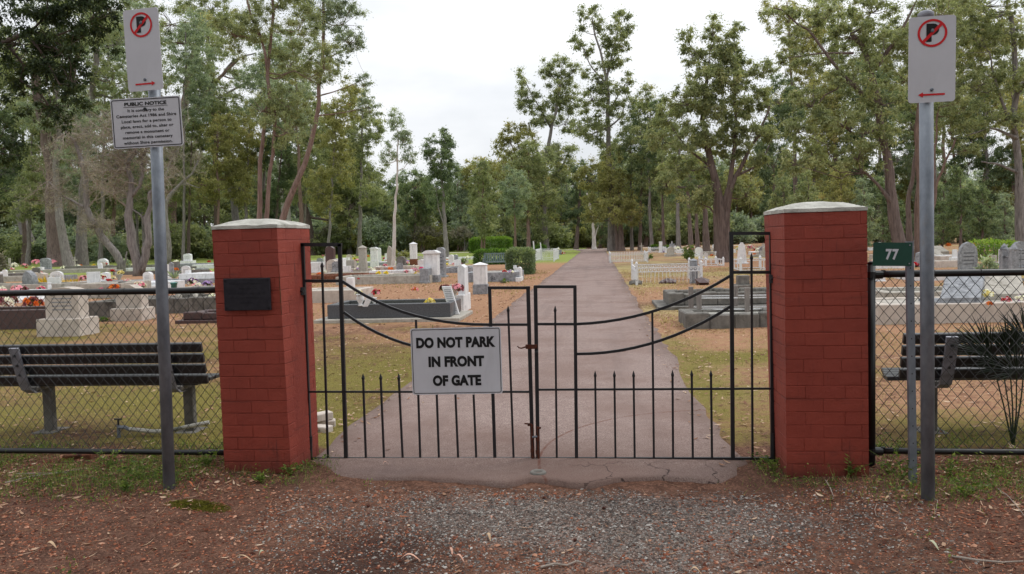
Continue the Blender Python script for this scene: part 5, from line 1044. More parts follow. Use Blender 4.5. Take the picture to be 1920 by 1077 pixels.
T_('gum_tree','tallest gum, its straight trunk rising right of the driveway end',(1148,471),[([(1148,471),(1146,400),(1142,300),(1140,200),(1136,140),(1120,70),(1110,35)],8,1.6),([(1137,150),(1150,90),(1165,40)],2.5,1),([(1141,210),(1165,170),(1178,150)],2,1),([(1141,240),(1165,220),(1175,180)],2,1),([(1141,160),(1110,130),(1088,80)],2,1)],
   [(1095,25,12,12),(1115,18,15,10),(1092,50,10,16),(1128,45,14,18),(1165,28,17,14),(1180,40,12,18),(1155,60,20,22),(1130,80,20,18),(1170,80,14,18),(1080,78,14,12),(1095,90,18,14),(1150,105,20,18),(1165,115,12,10),(1130,120,18,16),(1098,132,12,12),(1120,150,24,14),(1176,155,14,22),(1110,180,24,20),(1145,165,18,18),(1130,205,24,24),(1105,220,26,20),(1160,200,10,14),(1120,250,26,22),(1085,240,20,18)],'bark_grey','leaf_olive',2.3,clump=.42,lsz=.30)
T_('gum_tree','bushy olive gum at the right side of the driveway end, crown to the ground',(1165,471),[([(1165,471),(1163,420),(1160,340)],7,3),([(1158,471),(1155,430),(1150,360)],4,2)],[(1110,330,28,30),(1140,320,30,35),(1165,350,35,35),(1125,370,30,28),(1150,395,38,28),(1180,400,28,28),(1115,400,22,18)],'bark_brown','leaf_brown',2.2)
T_('dead_tree','pale bare bent trunk beside the driveway end',(1114,468),[([(1114,468),(1113,430),(1108,400),(1104,380),(1100,362)],4.5,2),([(1114,450),(1120,430),(1125,415)],1.5,.8)],[(1128,410,12,12)],'bark_pale','leaf_grey',1.0)
for i,(x,x2,y0,t,l) in enumerate([(1185,1183,300,3.2,'slim pale stem among the dark trunks right of the driveway end'),(1200,1203,310,4,'dark gum between the tallest gum and the round-crowned forked tree'),(1222,1215,280,4,'tall dark-crowned gum behind the long picket railing'),(1245,1240,300,3.4,'slim grey gum behind the white crosses'),(1272,1270,330,5,'dark-stemmed gum behind the rose bush')]):
    T_('gum_tree',l,(x,470),[([(x,470),((x+x2)/2,400),(x2,y0),(x2+4,y0-60)],t,t*.4)],[(x2,y0-70,26,26),(x2-18,y0-30,24,24),(x2+20,y0-40,24,26),(x2+4,y0+10,30,24),(x2-6,y0-105,18,20),(x2+10,y0+50,30,22)],'bark_grey' if i%2==0 else 'bark_brown','leaf_dark' if i%2 else 'leaf_olive',1.8,vb=.08)
T_('gum_tree','large round-crowned forked tree right of the driveway, many rising limbs',(1357,492),[([(1357,492),(1352,430),(1350,370),(1332,300),(1318,220),(1330,120)],12,3),([(1360,492),(1362,420),(1370,350),(1395,300),(1430,240),(1442,200)],8,2),([(1352,400),(1372,330),(1380,240),(1375,120)],6,2),([(1380,330),(1425,310),(1445,270)],3,1.2),([(1340,320),(1290,280),(1260,240)],3,1.2)],
   [(1335,60,22,22),(1372,55,16,20),(1290,62,14,14),(1300,95,20,24),(1345,110,34,30),(1380,100,20,24),(1320,150,34,30),(1365,160,32,30),(1400,130,14,24),(1430,130,20,20),(1285,190,38,30),(1335,205,36,30),(1385,200,34,26),(1425,180,24,30),(1255,215,30,28),(1230,260,24,24),(1290,255,36,28),(1345,260,36,26),(1400,250,30,24),(1440,240,16,26),(1270,310,34,22),(1320,310,34,22),(1375,290,28,20),(1420,300,18,16),(1300,370,36,24),(1350,350,30,22),(1250,340,26,24),(1400,360,30,22),(1320,250,30,26),(1360,90,18,22),(1348,135,26,24),(1310,180,30,24),(1372,250,24,24)],'bark_brown','leaf_olive',3.3,clump=.36,vb=.06,lsz=.17)
for i,(x,x2,t,l) in enumerate([(1297,1292,6,'leftmost of the dark stout trunks left of the forked tree'),(1308,1306,5,'second dark stout trunk left of the forked tree'),(1325,1322,8,'stoutest dark trunk left of the forked tree'),(1343,1340,5,'dark trunk touching the forked tree on its left')]):
    T_('gum_tree',l,(x,478-i),[([(x,478-i),(x2,400),(x2-4,330)],t,t*.6)],[(x2,330,24,24),(x2-14,360,22,18)],'bark_brown','leaf_dark',1.7)
# --- right side
T_('gum_tree','big brown leaning trunk behind the 77 sign, with limbs arching over the right pillar',(1694,492),[([(1694,492),(1680,430),(1672,370),(1668,300),(1650,210),(1640,130),(1600,60)],13,5),([(1672,380),(1645,345),(1625,325)],5,3),([(1650,210),(1570,130),(1520,60),(1450,15)],5,1.5),([(1640,130),(1690,60),(1720,0)],5,2),([(1600,100),(1540,100),(1470,110)],2.5,1)],
   [(1460,20,34,16),(1500,60,30,18),(1550,25,40,22),(1480,110,28,14),(1540,110,36,22),(1600,60,44,34),(1590,150,46,34),(1520,190,40,32),(1570,230,46,34),(1640,190,44,34),(1660,90,46,40),(1600,290,44,30),(1650,260,40,30),(1530,280,40,28),(1500,240,30,26),(1640,10,60,30),(1490,300,34,24)],'bark_brown','leaf_olive',2.0,clump=.32,lsz=.18,vb=.02)
T_('gum_tree','dark gnarled trunk between the big leaning trunk and the sign post at the right',(1706,482),[([(1706,482),(1704,430),(1700,380),(1712,310),(1720,250)],7,3)],[(1720,230,40,30),(1700,180,40,30),(1735,290,24,20)],'bark_brown','leaf_dark',1.8,vb=.15)
T_('gum_tree','straight reddish trunk just left of the right sign post',(1722,490),[([(1722,490),(1721,400),(1722,280),(1724,150),(1722,30)],7,4)],[(1700,60,50,40),(1740,120,44,34),(1760,20,60,40),(1700,140,40,30)],'bark_red','leaf_olive',1.9,clump=.32,vb=.02)
T_('gum_tree','reddish limb forking to the right behind the right sign post',(1744,484),[([(1744,484),(1746,400),(1756,340),(1778,290),(1788,262)],5,2.2),([(1750,370),(1752,290),(1762,200)],3.5,2)],[(1790,240,40,26),(1770,190,40,30),(1810,200,40,26),(1800,280,26,16)],'bark_red','leaf_olive',1.7)
T_('gum_tree','grey trunk at the right edge with long limbs reaching left',(1914,478),[([(1914,478),(1914,400),(1910,320),(1906,240),(1912,120),(1900,20)],10,5),([(1911,325),(1870,308),(1838,304)],3.2,1.6),([(1908,260),(1860,240),(1810,255)],3.5,1.2),([(1905,250),(1870,180),(1850,100)],4,1.5)],
   [(1850,60,46,36),(1900,50,46,40),(1810,40,40,34),(1860,130,44,32),(1905,150,36,30),(1830,160,36,30),(1800,110,36,30),(1870,210,40,24),(1825,235,34,18),(1910,230,30,24),(1770,70,36,34),(1780,150,30,26),(1850,0,80,30),(1790,-10,50,30)],'bark_grey','leaf_olive',1.7,clump=.34,lsz=.18)
for i,(x,y,h_,w_,m,l) in enumerate([(1800,478,335,34,'leaf_dark','dark conical evergreen behind the gothic headstone'),(1840,474,365,30,'leaf_dark','second dark evergreen right of the conical one'),(1765,474,360,26,'leaf_dark','dark bushy tree just right of the right sign post'),(1880,472,385,24,'leaf_grey','grey-green bushy tree near the right edge'),(1655,474,350,30,'leaf_dark','dark green bushy tree between the right pillar and the leaning trunk'),(1575,470,330,34,'leaf_brown','brownish gum above the right pillar cap'),(1515,470,340,30,'leaf_olive','olive gum left of the right pillar cap'),(1470,470,350,30,'leaf_olive','olive gum between the forked tree and the right pillar'),(1620,470,360,28,'leaf_grey','grey-green gum over the right half of the pillar cap')]):
    T_('bushy_tree',l,(x,y),[([(x,y),(x+2,(y+h_)/2),(x,h_)],3.2,1.2)],[(x,h_+10,w_*.6,20),(x-w_*.3,h_+40,w_*.7,24),(x+w_*.35,h_+45,w_*.7,24),(x,h_+75,w_,24),(x-4,h_-10,w_*.35,16)],'bark_brown',m,2.1,vb=.12 if m=='leaf_dark' else 0)
# --- forest beyond: prototypes, then copies
def proto(seed,H,crw,leafm,bark,lean=0,stems=1):
    r=np.random.default_rng(seed); root=bpy.data.objects.new('forest_tree',None); COL.objects.link(root); wood=MB(); leaf=MB(); TP=[];TR=[]
    for s in range(stems):
        P=np.array([(s*.5,0,-.3),(s*.6+lean*.1,0,H*.3),(s*.9+lean*.4,.2,H*.6),(lean+s,0,H*.9)]); Q=wob(P,.12,seed+s); rr=np.linspace(H*.017,H*.004,len(Q)); wood.tube(Q,rr,7); TP.append(Q);TR.append(rr)
    B=[]; n=9
    for i in range(n):
        t=.42+.56*(i+.5)/n; w_=crw*(1-.55*abs(t-.6)/.4); a=r.uniform(0,6.28); B.append((np.array([lean*t+w_*.5*math.cos(a),w_*.5*math.sin(a),H*t]),w_*.55,w_*.55,H*.085))
    crown(leaf,wood,B,TP,TR,seed,.42,1.25,.6,.36)
    wood.build('trunk',MT[bark],root,local=True); leaf.build('crown',MT[leafm],root,local=True); return root
protos=[proto(101,15,5.5,'leaf_olive','bark_grey'),proto(102,17,5,'leaf_grey','bark_pale',.8),proto(103,14,6,'leaf_dark','bark_brown'),proto(104,18,5.5,'leaf_olive','bark_brown',-.8,2),proto(105,13,5,'leaf_brown','bark_red'),proto(106,16,4.5,'leaf_grey','bark_grey',.4,2)]
hts=[15,17,14,18,13,16]
SKX=[-150,0,150,400,600,680,720,870,900,940,1060,1090,1140,1200,1280,1500,1600,1900,2100]
SKY=[300,300,310,300,320,335,345,335,320,300,300,350,300,290,300,300,310,330,330]
used=[False]*6; rr_=random.Random(99)
zone=lambda x:('beyond the left fence graves' if x<420 else 'beyond the grass left of the hedge' if x<880 else 'beyond the end of the driveway' if x<1180 else 'beyond the graves right of the driveway' if x<1470 else 'beyond the far right graves')
def place_tree(x,D,extra=0):
    i=rr_.randrange(6); d=ray(x,450); d=d/ (d@CF); P=CC+d*D; P[2]=0
    top=np.interp(x,SKX,SKY)+rr_.uniform(-14,30)+extra; h=(P+[0,0,0]); d2=ray(x,top); d2=d2/(d2@CF); ht=(CC+d2*D)[2]
    if not used[i]: o=protos[i]; used[i]=True
    else: o=copy_tree(protos[i])
    s=max(.3,ht/hts[i]); o.location=Vector([float(t) for t in P]); o.scale=(s*rr_.uniform(.85,1.2),)*2+(s,); o.rotation_euler=(0,0,rr_.uniform(0,6.28))
    z=zone(x); tag(o,'gum tree in the forest '+z,'tree','forest trees '+z)
x=-120
while x<2050:
    place_tree(x,rr_.uniform(148,165)); x+=rr_.uniform(19,32)
x=-110
while x<2050:
    place_tree(x,rr_.uniform(175,205),-8); x+=rr_.uniform(22,36)
# understorey bushes that close the view between the trunks
def bushproto(seed,leafm):
    root=bpy.data.objects.new('bush',None); COL.objects.link(root); r=np.random.default_rng(seed); wood=MB(); leaf=MB(); st=[np.array([(0,0,-.1),(0,0,.5),(.1,0,1.2)])]; rr=[np.array([.08,.06,.03])]; wood.tube(st[0],rr[0],5)
    crown(leaf,wood,[(np.array([r.uniform(-1.2,1.2),r.uniform(-1,1),r.uniform(.8,2.4)]),1.3,1.2,.95) for _ in range(7)],st,rr,seed,.30,1.8,.3,.34)
    wood.build('stem',MT['bark_brown'],root,local=True); leaf.build('foliage',MT[leafm],root,local=True); return root
bps=[bushproto(201,'leaf_grey'),bushproto(202,'leaf_olive'),bushproto(203,'leaf_grey'),bushproto(204,'leaf_brown')]; bu=[False]*4
x=-130
def place_bush(x,D,s=1.0):
    i=rr_.choice([0,0,1,1,2,3]); d=ray(x,450); d=d/(d@CF); P=CC+d*D; P[2]=0
    if not bu[i]: o=bps[i]; bu[i]=True
    else: o=copy_tree(bps[i])
    q=rr_.uniform(.8,1.35)*s; o.location=Vector([float(t) for t in P]); o.scale=(q*1.3,q*1.1,q*rr_.uniform(.8,1.3)); o.rotation_euler=(0,0,rr_.uniform(0,6.28)); z=zone(x); tag(o,'dark undergrowth bush under the trees '+z,'bush','undergrowth bushes '+z)
while x<2050:
    place_bush(x,rr_.uniform(134,142),1.4); x+=rr_.uniform(24,34)
x=-130
while x<2050:
    place_bush(x,rr_.uniform(150,165),2.2); x+=rr_.uniform(24,36)
x=-110
while x<480:
    place_bush(x,rr_.uniform(112,126),1.2); x+=rr_.uniform(26,44)
x=1480
while x<2050:
    place_bush(x,rr_.uniform(82,98),1.1); x+=rr_.uniform(30,50)
# --- hedges, shrubs, garden plants
def shrub(name,label,x,yb,wpx,hpx,mat,lsz,box=False,cover=3.0,dep=None,vb=0,stem=True,z0=.0,droop=.2):
    P=g(x,yb); k=sc_at(P); W=wpx*k; H=hpx*k; root=thing(name,label,'shrub' if name!='hedge' else 'hedge',(P[0],P[1],0)); r=np.random.default_rng(abs(int(x*7+yb))); leaf=MB(); wood=MB(); Dp=dep or W*.7
    n=int(cover*2.6*W*H/(.5*lsz*lsz*.5))
    if box:
        q=r.uniform(-1,1,(n,3)); ax=r.integers(0,3,n); q[np.arange(n),ax]=np.sign(q[np.arange(n),ax])*np.where(r.random(n)<.3,r.uniform(.3,.85,n),r.uniform(.82,1.03,n)); q[:,2]=np.maximum(q[:,2],-1)
        pos=q*[W/2,Dp/2,H/2]+[0,0,H/2+.05]; nzz=r.normal(0,.03*H,(n,3)); pos+=nzz
        # rounded shoulders
        sh=np.clip(np.abs(q[:,0])-.75,0,1)*np.clip(q[:,2],0,1); pos[:,2]-=sh*H*.5
    else:
        nc=max(8,int(W*H*6)); c=r.normal(size=(nc,3)); c/=np.linalg.norm(c,axis=1)[:,None]; c*=r.uniform(.4,.95,(nc,1)); c=c*[W/2,Dp/2,H/2]+[0,0,H/2]; id_=r.integers(0,nc,n); pos=c[id_]+r.normal(0,1,(n,3))*[W*.07,W*.07,H*.08]; pos[:,2]=np.maximum(pos[:,2],.02); q=(pos-[0,0,H/2])/[W/2,Dp/2,H/2]
        for j in range(8): limb(wood,(0,0,0),c[j],.03,.01,j)
    if box:
        for j in range(9): x_=(j/8-.5)*W*.8; limb(wood,(x_,0,0),(x_+r.uniform(-.2,.2),r.uniform(-.2,.2)*Dp,H*.8),.035,.012,j)
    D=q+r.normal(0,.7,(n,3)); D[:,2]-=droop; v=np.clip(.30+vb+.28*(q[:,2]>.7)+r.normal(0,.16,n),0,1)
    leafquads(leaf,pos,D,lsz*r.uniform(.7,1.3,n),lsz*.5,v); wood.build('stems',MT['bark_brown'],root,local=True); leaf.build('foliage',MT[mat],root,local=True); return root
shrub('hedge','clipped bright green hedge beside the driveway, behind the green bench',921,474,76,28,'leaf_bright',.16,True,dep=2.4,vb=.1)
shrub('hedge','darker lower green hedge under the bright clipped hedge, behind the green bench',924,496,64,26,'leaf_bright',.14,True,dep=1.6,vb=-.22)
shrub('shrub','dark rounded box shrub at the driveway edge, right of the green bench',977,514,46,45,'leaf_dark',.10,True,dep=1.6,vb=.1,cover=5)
shrub('shrub','small rounded green bush behind the white posts on the left verge',1012,473,32,16,'leaf_bright',.16)
shrub('shrub','low bright green bush on the right verge, left one of two by the white stone',1224,471,20,11,'leaf_bright',.18); shrub('shrub','low green bush on the right verge, right one of two by the white stone',1250,471,14,9,'leaf_bright',.18,vb=-.05)
shrub('rose_bush','loose pale green rose bush among the white railings on the right',1292,492,38,34,'weedleaf',.09,cover=.7,vb=.1)
shrub('shrub','small yellow-green plant inside the long picket railing',1215,487,20,12,'weedleaf',.1,cover=.8,vb=.1)
shrub('shrub','feathery pale green bush in front of the clipped shrub at the right',1862,528,56,44,'leaf_grey',.10,cover=1.3,vb=.2)
shrub('shrub','clipped yellow-green rounded shrub behind the feathery bush at the right',1858,488,50,34,'leaf_bright',.14,True,vb=.25,dep=2.2)
shrub('shrub','grey rounded shrub at the left edge of the picture behind the graves',2,516,30,42,'dryneedle',.16,cover=1.6)
shrub('shrub','spreading brownish-green low bush on the far grass behind the gate curve',752,491,34,24,'leaf_brown',.16,cover=1.4)
shrub('shrub','dark low bush behind the pillar memorials at the middle left',718,480,20,20,'leaf_dark',.16,cover=1.6,vb=.2)
shrub('shrub','thin grassy shrub growing beside the gnarled double tree',238,508,14,22,'leaf_grey',.14,cover=.8,vb=.1)
shrub('shrub','small bright green weed patch at the foot of the dark kerbed grave',195,603,42,6,'leaf_bright',.07,cover=1.0)
shrub('shrub','low weedy plants along the grey family grave left of the driveway',940,531,26,7,'weedleaf',.10,cover=.5)
shrub('shrub','small potted shrub on the grass, left of the low pale grave by the hedge',868,500,14,14,'weedleaf',.10,cover=.6)
# --- middle ranks of trees that fill the sides behind the graves
def rank(xs_,yb,top,bot,w_,zonelabel,mats,seed,D_extra=0,cover=1.9):
    r=np.random.default_rng(seed)
    for x in xs_:
        x=x+r.uniform(-9,9); y=447.7+.0268*(1121-x)+yb+r.uniform(-1.5,1.5); t=top+r.uniform(-30,40); b=bot+r.uniform(-30,10); n=7; bl=[]
        ln=r.uniform(-25,25)
        for i in range(n):
            q=(i+.5)/n; bl.append((x+ln*(1-q)+r.uniform(-.55,.55)*w_,t+(b-t)*q,w_*r.uniform(.5,.8),(b-t)/n*r.uniform(.9,1.3)))
        T_('gum_tree','mid-distance gum tree '+zonelabel,(x,y),[([(x,y),(x+ln*.2,(y+b)/2),(x+ln*.6,(t+b)/2),(x+ln,t+10)],r.uniform(3,5.5),1.5)],bl,['bark_grey','bark_brown','bark_red'][r.integers(3)],mats[r.integers(len(mats))],cover,group='mid-distance trees '+zonelabel,seed=int(seed*100+abs(x)),vb=.04,depth=1.2)
rank(np.arange(-60,680,52),21.5,200,395,42,'behind the left graves',['leaf_olive','leaf_grey','leaf_dark','leaf_brown'],51)
rank(np.arange(-30,620,74),20.5,60,250,50,'behind the left graves',['leaf_olive','leaf_grey'],52,cover=1.5)
rank(np.arange(1470,1960,48),26,170,440,44,'behind the right graves',['leaf_olive','leaf_grey','leaf_brown','leaf_dark'],53)
rank(np.arange(1500,1960,70),22,20,240,56,'behind the right graves',['leaf_olive','leaf_brown'],54,cover=1.5)
rank(np.arange(985,1300,44),18,290,445,30,'behind the driveway end',['leaf_olive','leaf_dark','leaf_brown'],55)
# unseen trees added behind the camera to shade the signs and the pillars
for i,(x,y) in enumerate([(-9,-13),(-3,-16),(3,-14),(9,-15),(15,-12),(-15,-12),(0,-24),(8,-25),(-10,-24),(18,-22)]):
    o=copy_tree(protos[i%6]); o.location=(x,y,0); o.scale=(1.15,1.15,.95); o.rotation_euler=(0,0,i*1.3); tag(o,'unseen gum tree added behind the camera to shade the gate','tree','unseen trees added behind the camera')
# ================================================================ GROUND COVER
def hz(X,Y): return hgt(X,Y)
# pebbles and gravel chips
def stones(name,X,Y,S,v,mat,kind='stuff'):
    n=len(X); Z=hz(X,Y); base=np.array([(1,0,0),(-1,0,0),(0,1,0),(0,-1,0),(0,0,1),(0,0,-1)],float); F=np.array([(0,2,4),(2,1,4),(1,3,4),(3,0,4),(2,0,5),(1,2,5),(3,1,5),(0,3,5)])
    a=rng.uniform(0,6.28,n); b=base[None]*rng.uniform(.6,1.3,(n,6,1))*np.stack([S*rng.uniform(.7,1.4,n),S*rng.uniform(.6,1.1,n),S*rng.uniform(.4,.7,n)],-1)[:,None,:]+rng.normal(0,.12,(n,6,3))*S[:,None,None]
    c,s_=np.cos(a)[:,None],np.sin(a)[:,None]; P=np.stack([b[:,:,0]*c-b[:,:,1]*s_,b[:,:,0]*s_+b[:,:,1]*c,b[:,:,2]],-1)+np.stack([X,Y,Z+S*.15],-1)[:,None,:]
    mb=MB(); mb.add(P.reshape(-1,3),(F[None]+np.arange(n)[:,None,None]*6).reshape(-1,3),np.repeat(v,6)); o=mb.build(name,mat); tag(o,kind='stuff'); return o
PEB=attrmat('red_brown_pebbles',[(0,rgb(70,40,32)),(.4,rgb(122,70,50)),(.75,rgb(156,98,72)),(1,rgb(186,144,120))],rough=.9,jit=.2)
GRV=attrmat('grey_gravel_chips',[(0,rgb(62,56,54)),(.4,rgb(94,86,82)),(.75,rgb(130,124,118)),(1,rgb(176,170,164))],rough=.9,jit=.2)
def scatter(n,x0,x1,y0,y1,f):
    X=rng.uniform(x0,x1,n);Y=rng.uniform(y0,y1,n); k=rng.random(n)<f(X,Y); return X[k],Y[k]
gm=lambda X,Y: np.clip((.9*bump2(X,Y,1.9,-.72,1.6,.5)+.6*bump2(X,Y,2.3,-1.3,1.4,.8))*smooth(Y,.4,.1),0,1)*(.3+1.0*fnoise(X,Y,.25,41))+.75*bump2(X,Y,1.75,-.62,.7,.22)+.6*bump2(X,Y,2.2,-.95,.5,.2)
inroad=lambda X,Y: (X>.0)&(X<3.25)&(Y>-.30)
X,Y=scatter(130000,-3.2,6.6,-2.3,.45,lambda X,Y:np.where(inroad(X,Y),0.0,(.75-.5*gm(X,Y))*(.35+.65*fnoise(X,Y,.5,42)))); stones('pebbles',X,Y,np.clip(rng.lognormal(-5.3,.48,len(X)),.002,.018),rng.random(len(X)),PEB)
X,Y=scatter(60000,.1,4.0,-2.2,-.22,lambda X,Y:gm(X,Y)*1.0); stones('gravel',X,Y,np.clip(rng.lognormal(-5.25,.38,len(X)),.002,.014),rng.random(len(X)),GRV)
X,Y=scatter(1500,.1,3.2,-.3,2.5,lambda X,Y:.12*smooth(Y,2.,.0)+0*X); stones('grit',X,Y,np.clip(rng.lognormal(-5.6,.4,len(X)),.0015,.009)+.004,rng.random(len(X)),GRV)
# leaf litter
LIT=attrmat('dry_leaf_litter',[(0,rgb(84,56,44)),(.35,rgb(132,94,72)),(.7,rgb(176,142,116)),(1,rgb(206,182,158))],rough=.8,trans=.15,jit=.2)
def litter(name,X,Y,ln,wd,mat=LIT,lift=.004):
    n=len(X); Z=hz(X,Y)+lift+rng.uniform(0,.008,n); a=rng.uniform(0,6.28,n); D=np.stack([np.cos(a),np.sin(a),rng.normal(0,.14,n)],-1); S=np.stack([-np.sin(a),np.cos(a),rng.normal(0,.22,n)],-1)
    C=np.stack([X,Y,Z],-1); L_=ln[:,None]; W_=wd[:,None]; up=np.array([0,0,1.])*L_*rng.uniform(.02,.12,(n,1))
    v=np.stack([C-D*L_*.5+up,C-D*L_*.12+S*W_*.5,C-D*L_*.12-up*.2,C-D*L_*.12-S*W_*.5,C+D*L_*.2+S*W_*.42,C+D*L_*.2-up*.2,C+D*L_*.2-S*W_*.42,C+D*L_*.55+up],1)
    F=np.array([(0,3,2),(0,2,1)]); Q=np.array([(2,3,6,5),(1,2,5,4)]); G_=np.array([(5,6,7),(4,5,7)])
    mb=MB(); off=np.arange(n)[:,None,None]*8; mb.add(v.reshape(-1,3),(F[None]+off).reshape(-1,3),np.repeat(rng.random(n),8)); 
    mb.F.append((Q[None]+off).reshape(-1,4)); mb.MI.append(np.zeros(2*n,int)); mb.F.append((G_[None]+off).reshape(-1,3)); mb.MI.append(np.zeros(2*n,int)); o=mb.build(name,mat); tag(o,kind='stuff'); return o
side_=lambda X,Y: np.maximum(smooth(X,.1,-.6),smooth(X,3.3,4.0))
X,Y=scatter(6500,-3.4,6.8,-2.2,.6,lambda X,Y:np.where(inroad(X,Y),0,.05+.85*side_(X,Y)*smooth(Y,-1.3,-.3)*(.3+.9*fnoise(X,Y,.4,61)))); litter('fallen_leaves',X,Y,rng.uniform(.02,.07,len(X)),rng.uniform(.008,.02,len(X)))
X,Y=scatter(26000,-9,11,.5,9,lambda X,Y:np.where((X>-.15)&(X<3.25),.004,.5*(.25+.9*fnoise(X,Y,.8,62)))); litter('leaf_litter',X,Y,rng.uniform(.03,.08,len(X)),rng.uniform(.010,.024,len(X)))
X,Y=scatter(26000,-16,16,9,34,lambda X,Y:np.where((X>-.2)&(X<3.3),.0,.6*(.2+.9*fnoise(X,Y,1.8,63)))); litter('leaf_litter',X,Y,rng.uniform(.06,.14,len(X)),rng.uniform(.02,.05,len(X)))
X,Y=scatter(9000,-3.4,6.8,-2.2,.6,lambda X,Y:np.where(inroad(X,Y),.02,.5*side_(X,Y)+.12)); litter('twig_litter',X,Y,rng.uniform(.03,.12,len(X)),rng.uniform(.0015,.004,len(X)))
# grass blades
GR=attrmat('mossy_lawn_blades',[(0,rgb(92,92,48)),(.4,rgb(126,122,64)),(.75,rgb(160,150,88)),(1,rgb(190,176,120))],rough=.7,trans=.3,jit=.3)
def blades(name,X,Y,h,w_,mat,lean=.5,v=None):
    n=len(X); C=np.stack([X,Y,hz(X,Y)-.003],-1); D=rng.normal(0,lean,(n,3)); D[:,2]=1; D/=np.linalg.norm(D,axis=1)[:,None]; S=rng.normal(size=(n,3)); S[:,2]=0; S/=np.linalg.norm(S,axis=1)[:,None]+1e-9
    h=h[:,None]; w_=w_[:,None]; bend=rng.normal(0,.35,(n,3))*h; bend[:,2]=-abs(bend[:,2])*.3
    P=np.stack([C-S*w_,C+S*w_,C+D*h*.55+S*w_*.75,C+D*h*.55-S*w_*.75,C+D*h+bend*.6],1); o5=np.arange(n)[:,None]*5
    mb=MB(); mb.add(P.reshape(-1,3),np.concatenate([o5,o5+1,o5+2,o5+3],1),np.repeat(rng.random(n) if v is None else v,5)); mb.F.append(np.concatenate([o5+3,o5+2,o5+4],1)); mb.MI.append(np.zeros(n,int)); o=mb.build(name,mat); tag(o,kind='stuff'); return o
fm=lambda X,Y,s,sd:fnoise(X,Y,s,sd)
X,Y=scatter(150000,-8,-.1,.45,8.5,lambda X,Y:np.clip(fm(X,Y,.7,71)*1.5-.3,0,1)*.95); blades('lawn_grass',X,Y,rng.uniform(.008,.028,len(X)),rng.uniform(.0015,.003,len(X)),GR,.9)
X,Y=scatter(110000,3.25,10,.45,8.5,lambda X,Y:np.clip(fm(X,Y,.8,72)*1.5-.5,0,1)*.9); blades('lawn_grass',X,Y,rng.uniform(.008,.03,len(X)),rng.uniform(.0015,.003,len(X)),GR,.9)
X,Y=scatter(40000,-8,10,.45,8.5,lambda X,Y:np.where((X>-.1)&(X<3.2),0,np.clip(fm(X,Y,.35,75)*2.6-1.5,0,1))); blades('grass_tufts',X,Y,rng.uniform(.02,.055,len(X)),rng.uniform(.0015,.003,len(X)),GR,.6)
X,Y=scatter(9000,-.3,3.5,.2,30,lambda X,Y:.02+.9*np.maximum(smooth(X,.35,-.05),smooth(X,2.8,3.2))); litter('leaf_litter',X,Y,rng.uniform(.03,.08,len(X)),rng.uniform(.010,.022,len(X)),lift=.016)
DG=attrmat('dry_straw_grass',[(0,rgb(140,124,80)),(.5,rgb(178,160,112)),(1,rgb(204,190,150))],rough=.8,trans=.3,jit=.3)
X,Y=scatter(60000,3.2,18,8.5,34,lambda X,Y:np.clip(fm(X,Y,2.0,73)*1.6-.5,0,1)*.8); blades('dry_grass',X,Y,rng.uniform(.03,.09,len(X)),rng.uniform(.006,.012,len(X)),DG,.7)
X,Y=scatter(40000,-16,-.3,9,40,lambda X,Y:np.clip(fm(X,Y,2.5,74)*1.8-.8,0,1)*.8); blades('dry_grass',X,Y,rng.uniform(.03,.08,len(X)),rng.uniform(.006,.012,len(X)),GR,.7)
# weedy grass along fences and pillars
WG=attrmat('green_weed_blades',[(0,rgb(62,84,36)),(.4,rgb(92,114,52)),(.75,rgb(126,142,72)),(1,rgb(160,160,100))],rough=.6,trans=.35,jit=.3)
def wmask(X,Y):
    m=.9*smooth(Y,-.85,-.2)*smooth(Y,.9,.5)*smooth(X,-.4,-.8)*np.clip(fm(X,Y,.33,81)*1.7-.4,0,1)
    m=np.maximum(m,bump2(X,Y,-1.05,-.28,.4,.3)*1.0); m=np.maximum(m,bump2(X,Y,-.1,-.12,.35,.09)*.7); m=np.maximum(m,bump2(X,Y,3.6,-.12,.4,.08)*.8); m=np.maximum(m,bump2(X,Y,3.3,.1,.12,.2)*.8); m=np.maximum(m,bump2(X,Y,.12,.12,.12,.2)*.7)
    m=np.maximum(m,.95*smooth(X,3.85,4.1)*smooth(Y,-.75,-.15)*smooth(Y,1.2,.7)*np.clip(fm(X,Y,.3,82)*1.8-.4,0,1)); m=np.maximum(m,bump2(X,Y,4.2,-.3,.5,.22)*.8); return m
X,Y=scatter(120000,-3.6,7,-1.1,1.1,lambda X,Y:wmask(X,Y)*.6); blades('weed_grass',X,Y,rng.gamma(3,.013,len(X))+.01,rng.uniform(.0011,.0024,len(X)),WG,.55)
def broad(name,X,Y,mat):
    n=len(X); mb=MB(); m=9; base=np.stack([X,Y,hz(X,Y)],-1); H_=rng.uniform(.02,.12,n); idx=np.repeat(np.arange(n),m); t=rng.random(n*m); L_=base[idx]+np.stack([rng.normal(0,.022,n*m),rng.normal(0,.022,n*m),t*H_[idx]],-1); D=rng.normal(size=(n*m,3)); D[:,2]=abs(D[:,2])*.5
    leafquads(mb,L_,D,rng.uniform(.010,.026,n*m),rng.uniform(.006,.014,n*m),rng.random(n*m)); tip=base+np.stack([rng.normal(0,.01,n),rng.normal(0,.01,n),H_],-1); S=np.tile([[.0012,0,0]],(n,1)); P=np.stack([base-S,base+S,tip+S*.5,tip-S*.5],1); o4=np.arange(n)[:,None]*4; mb.add(P.reshape(-1,3),np.concatenate([o4,o4+1,o4+2,o4+3],1),.3); o=mb.build(name,mat); tag(o,kind='stuff')
X,Y=scatter(9000,-3.6,7,-1.1,1.1,lambda X,Y:wmask(X,Y)**1.3*.8); broad('weeds',X,Y,MT['weedleaf'])
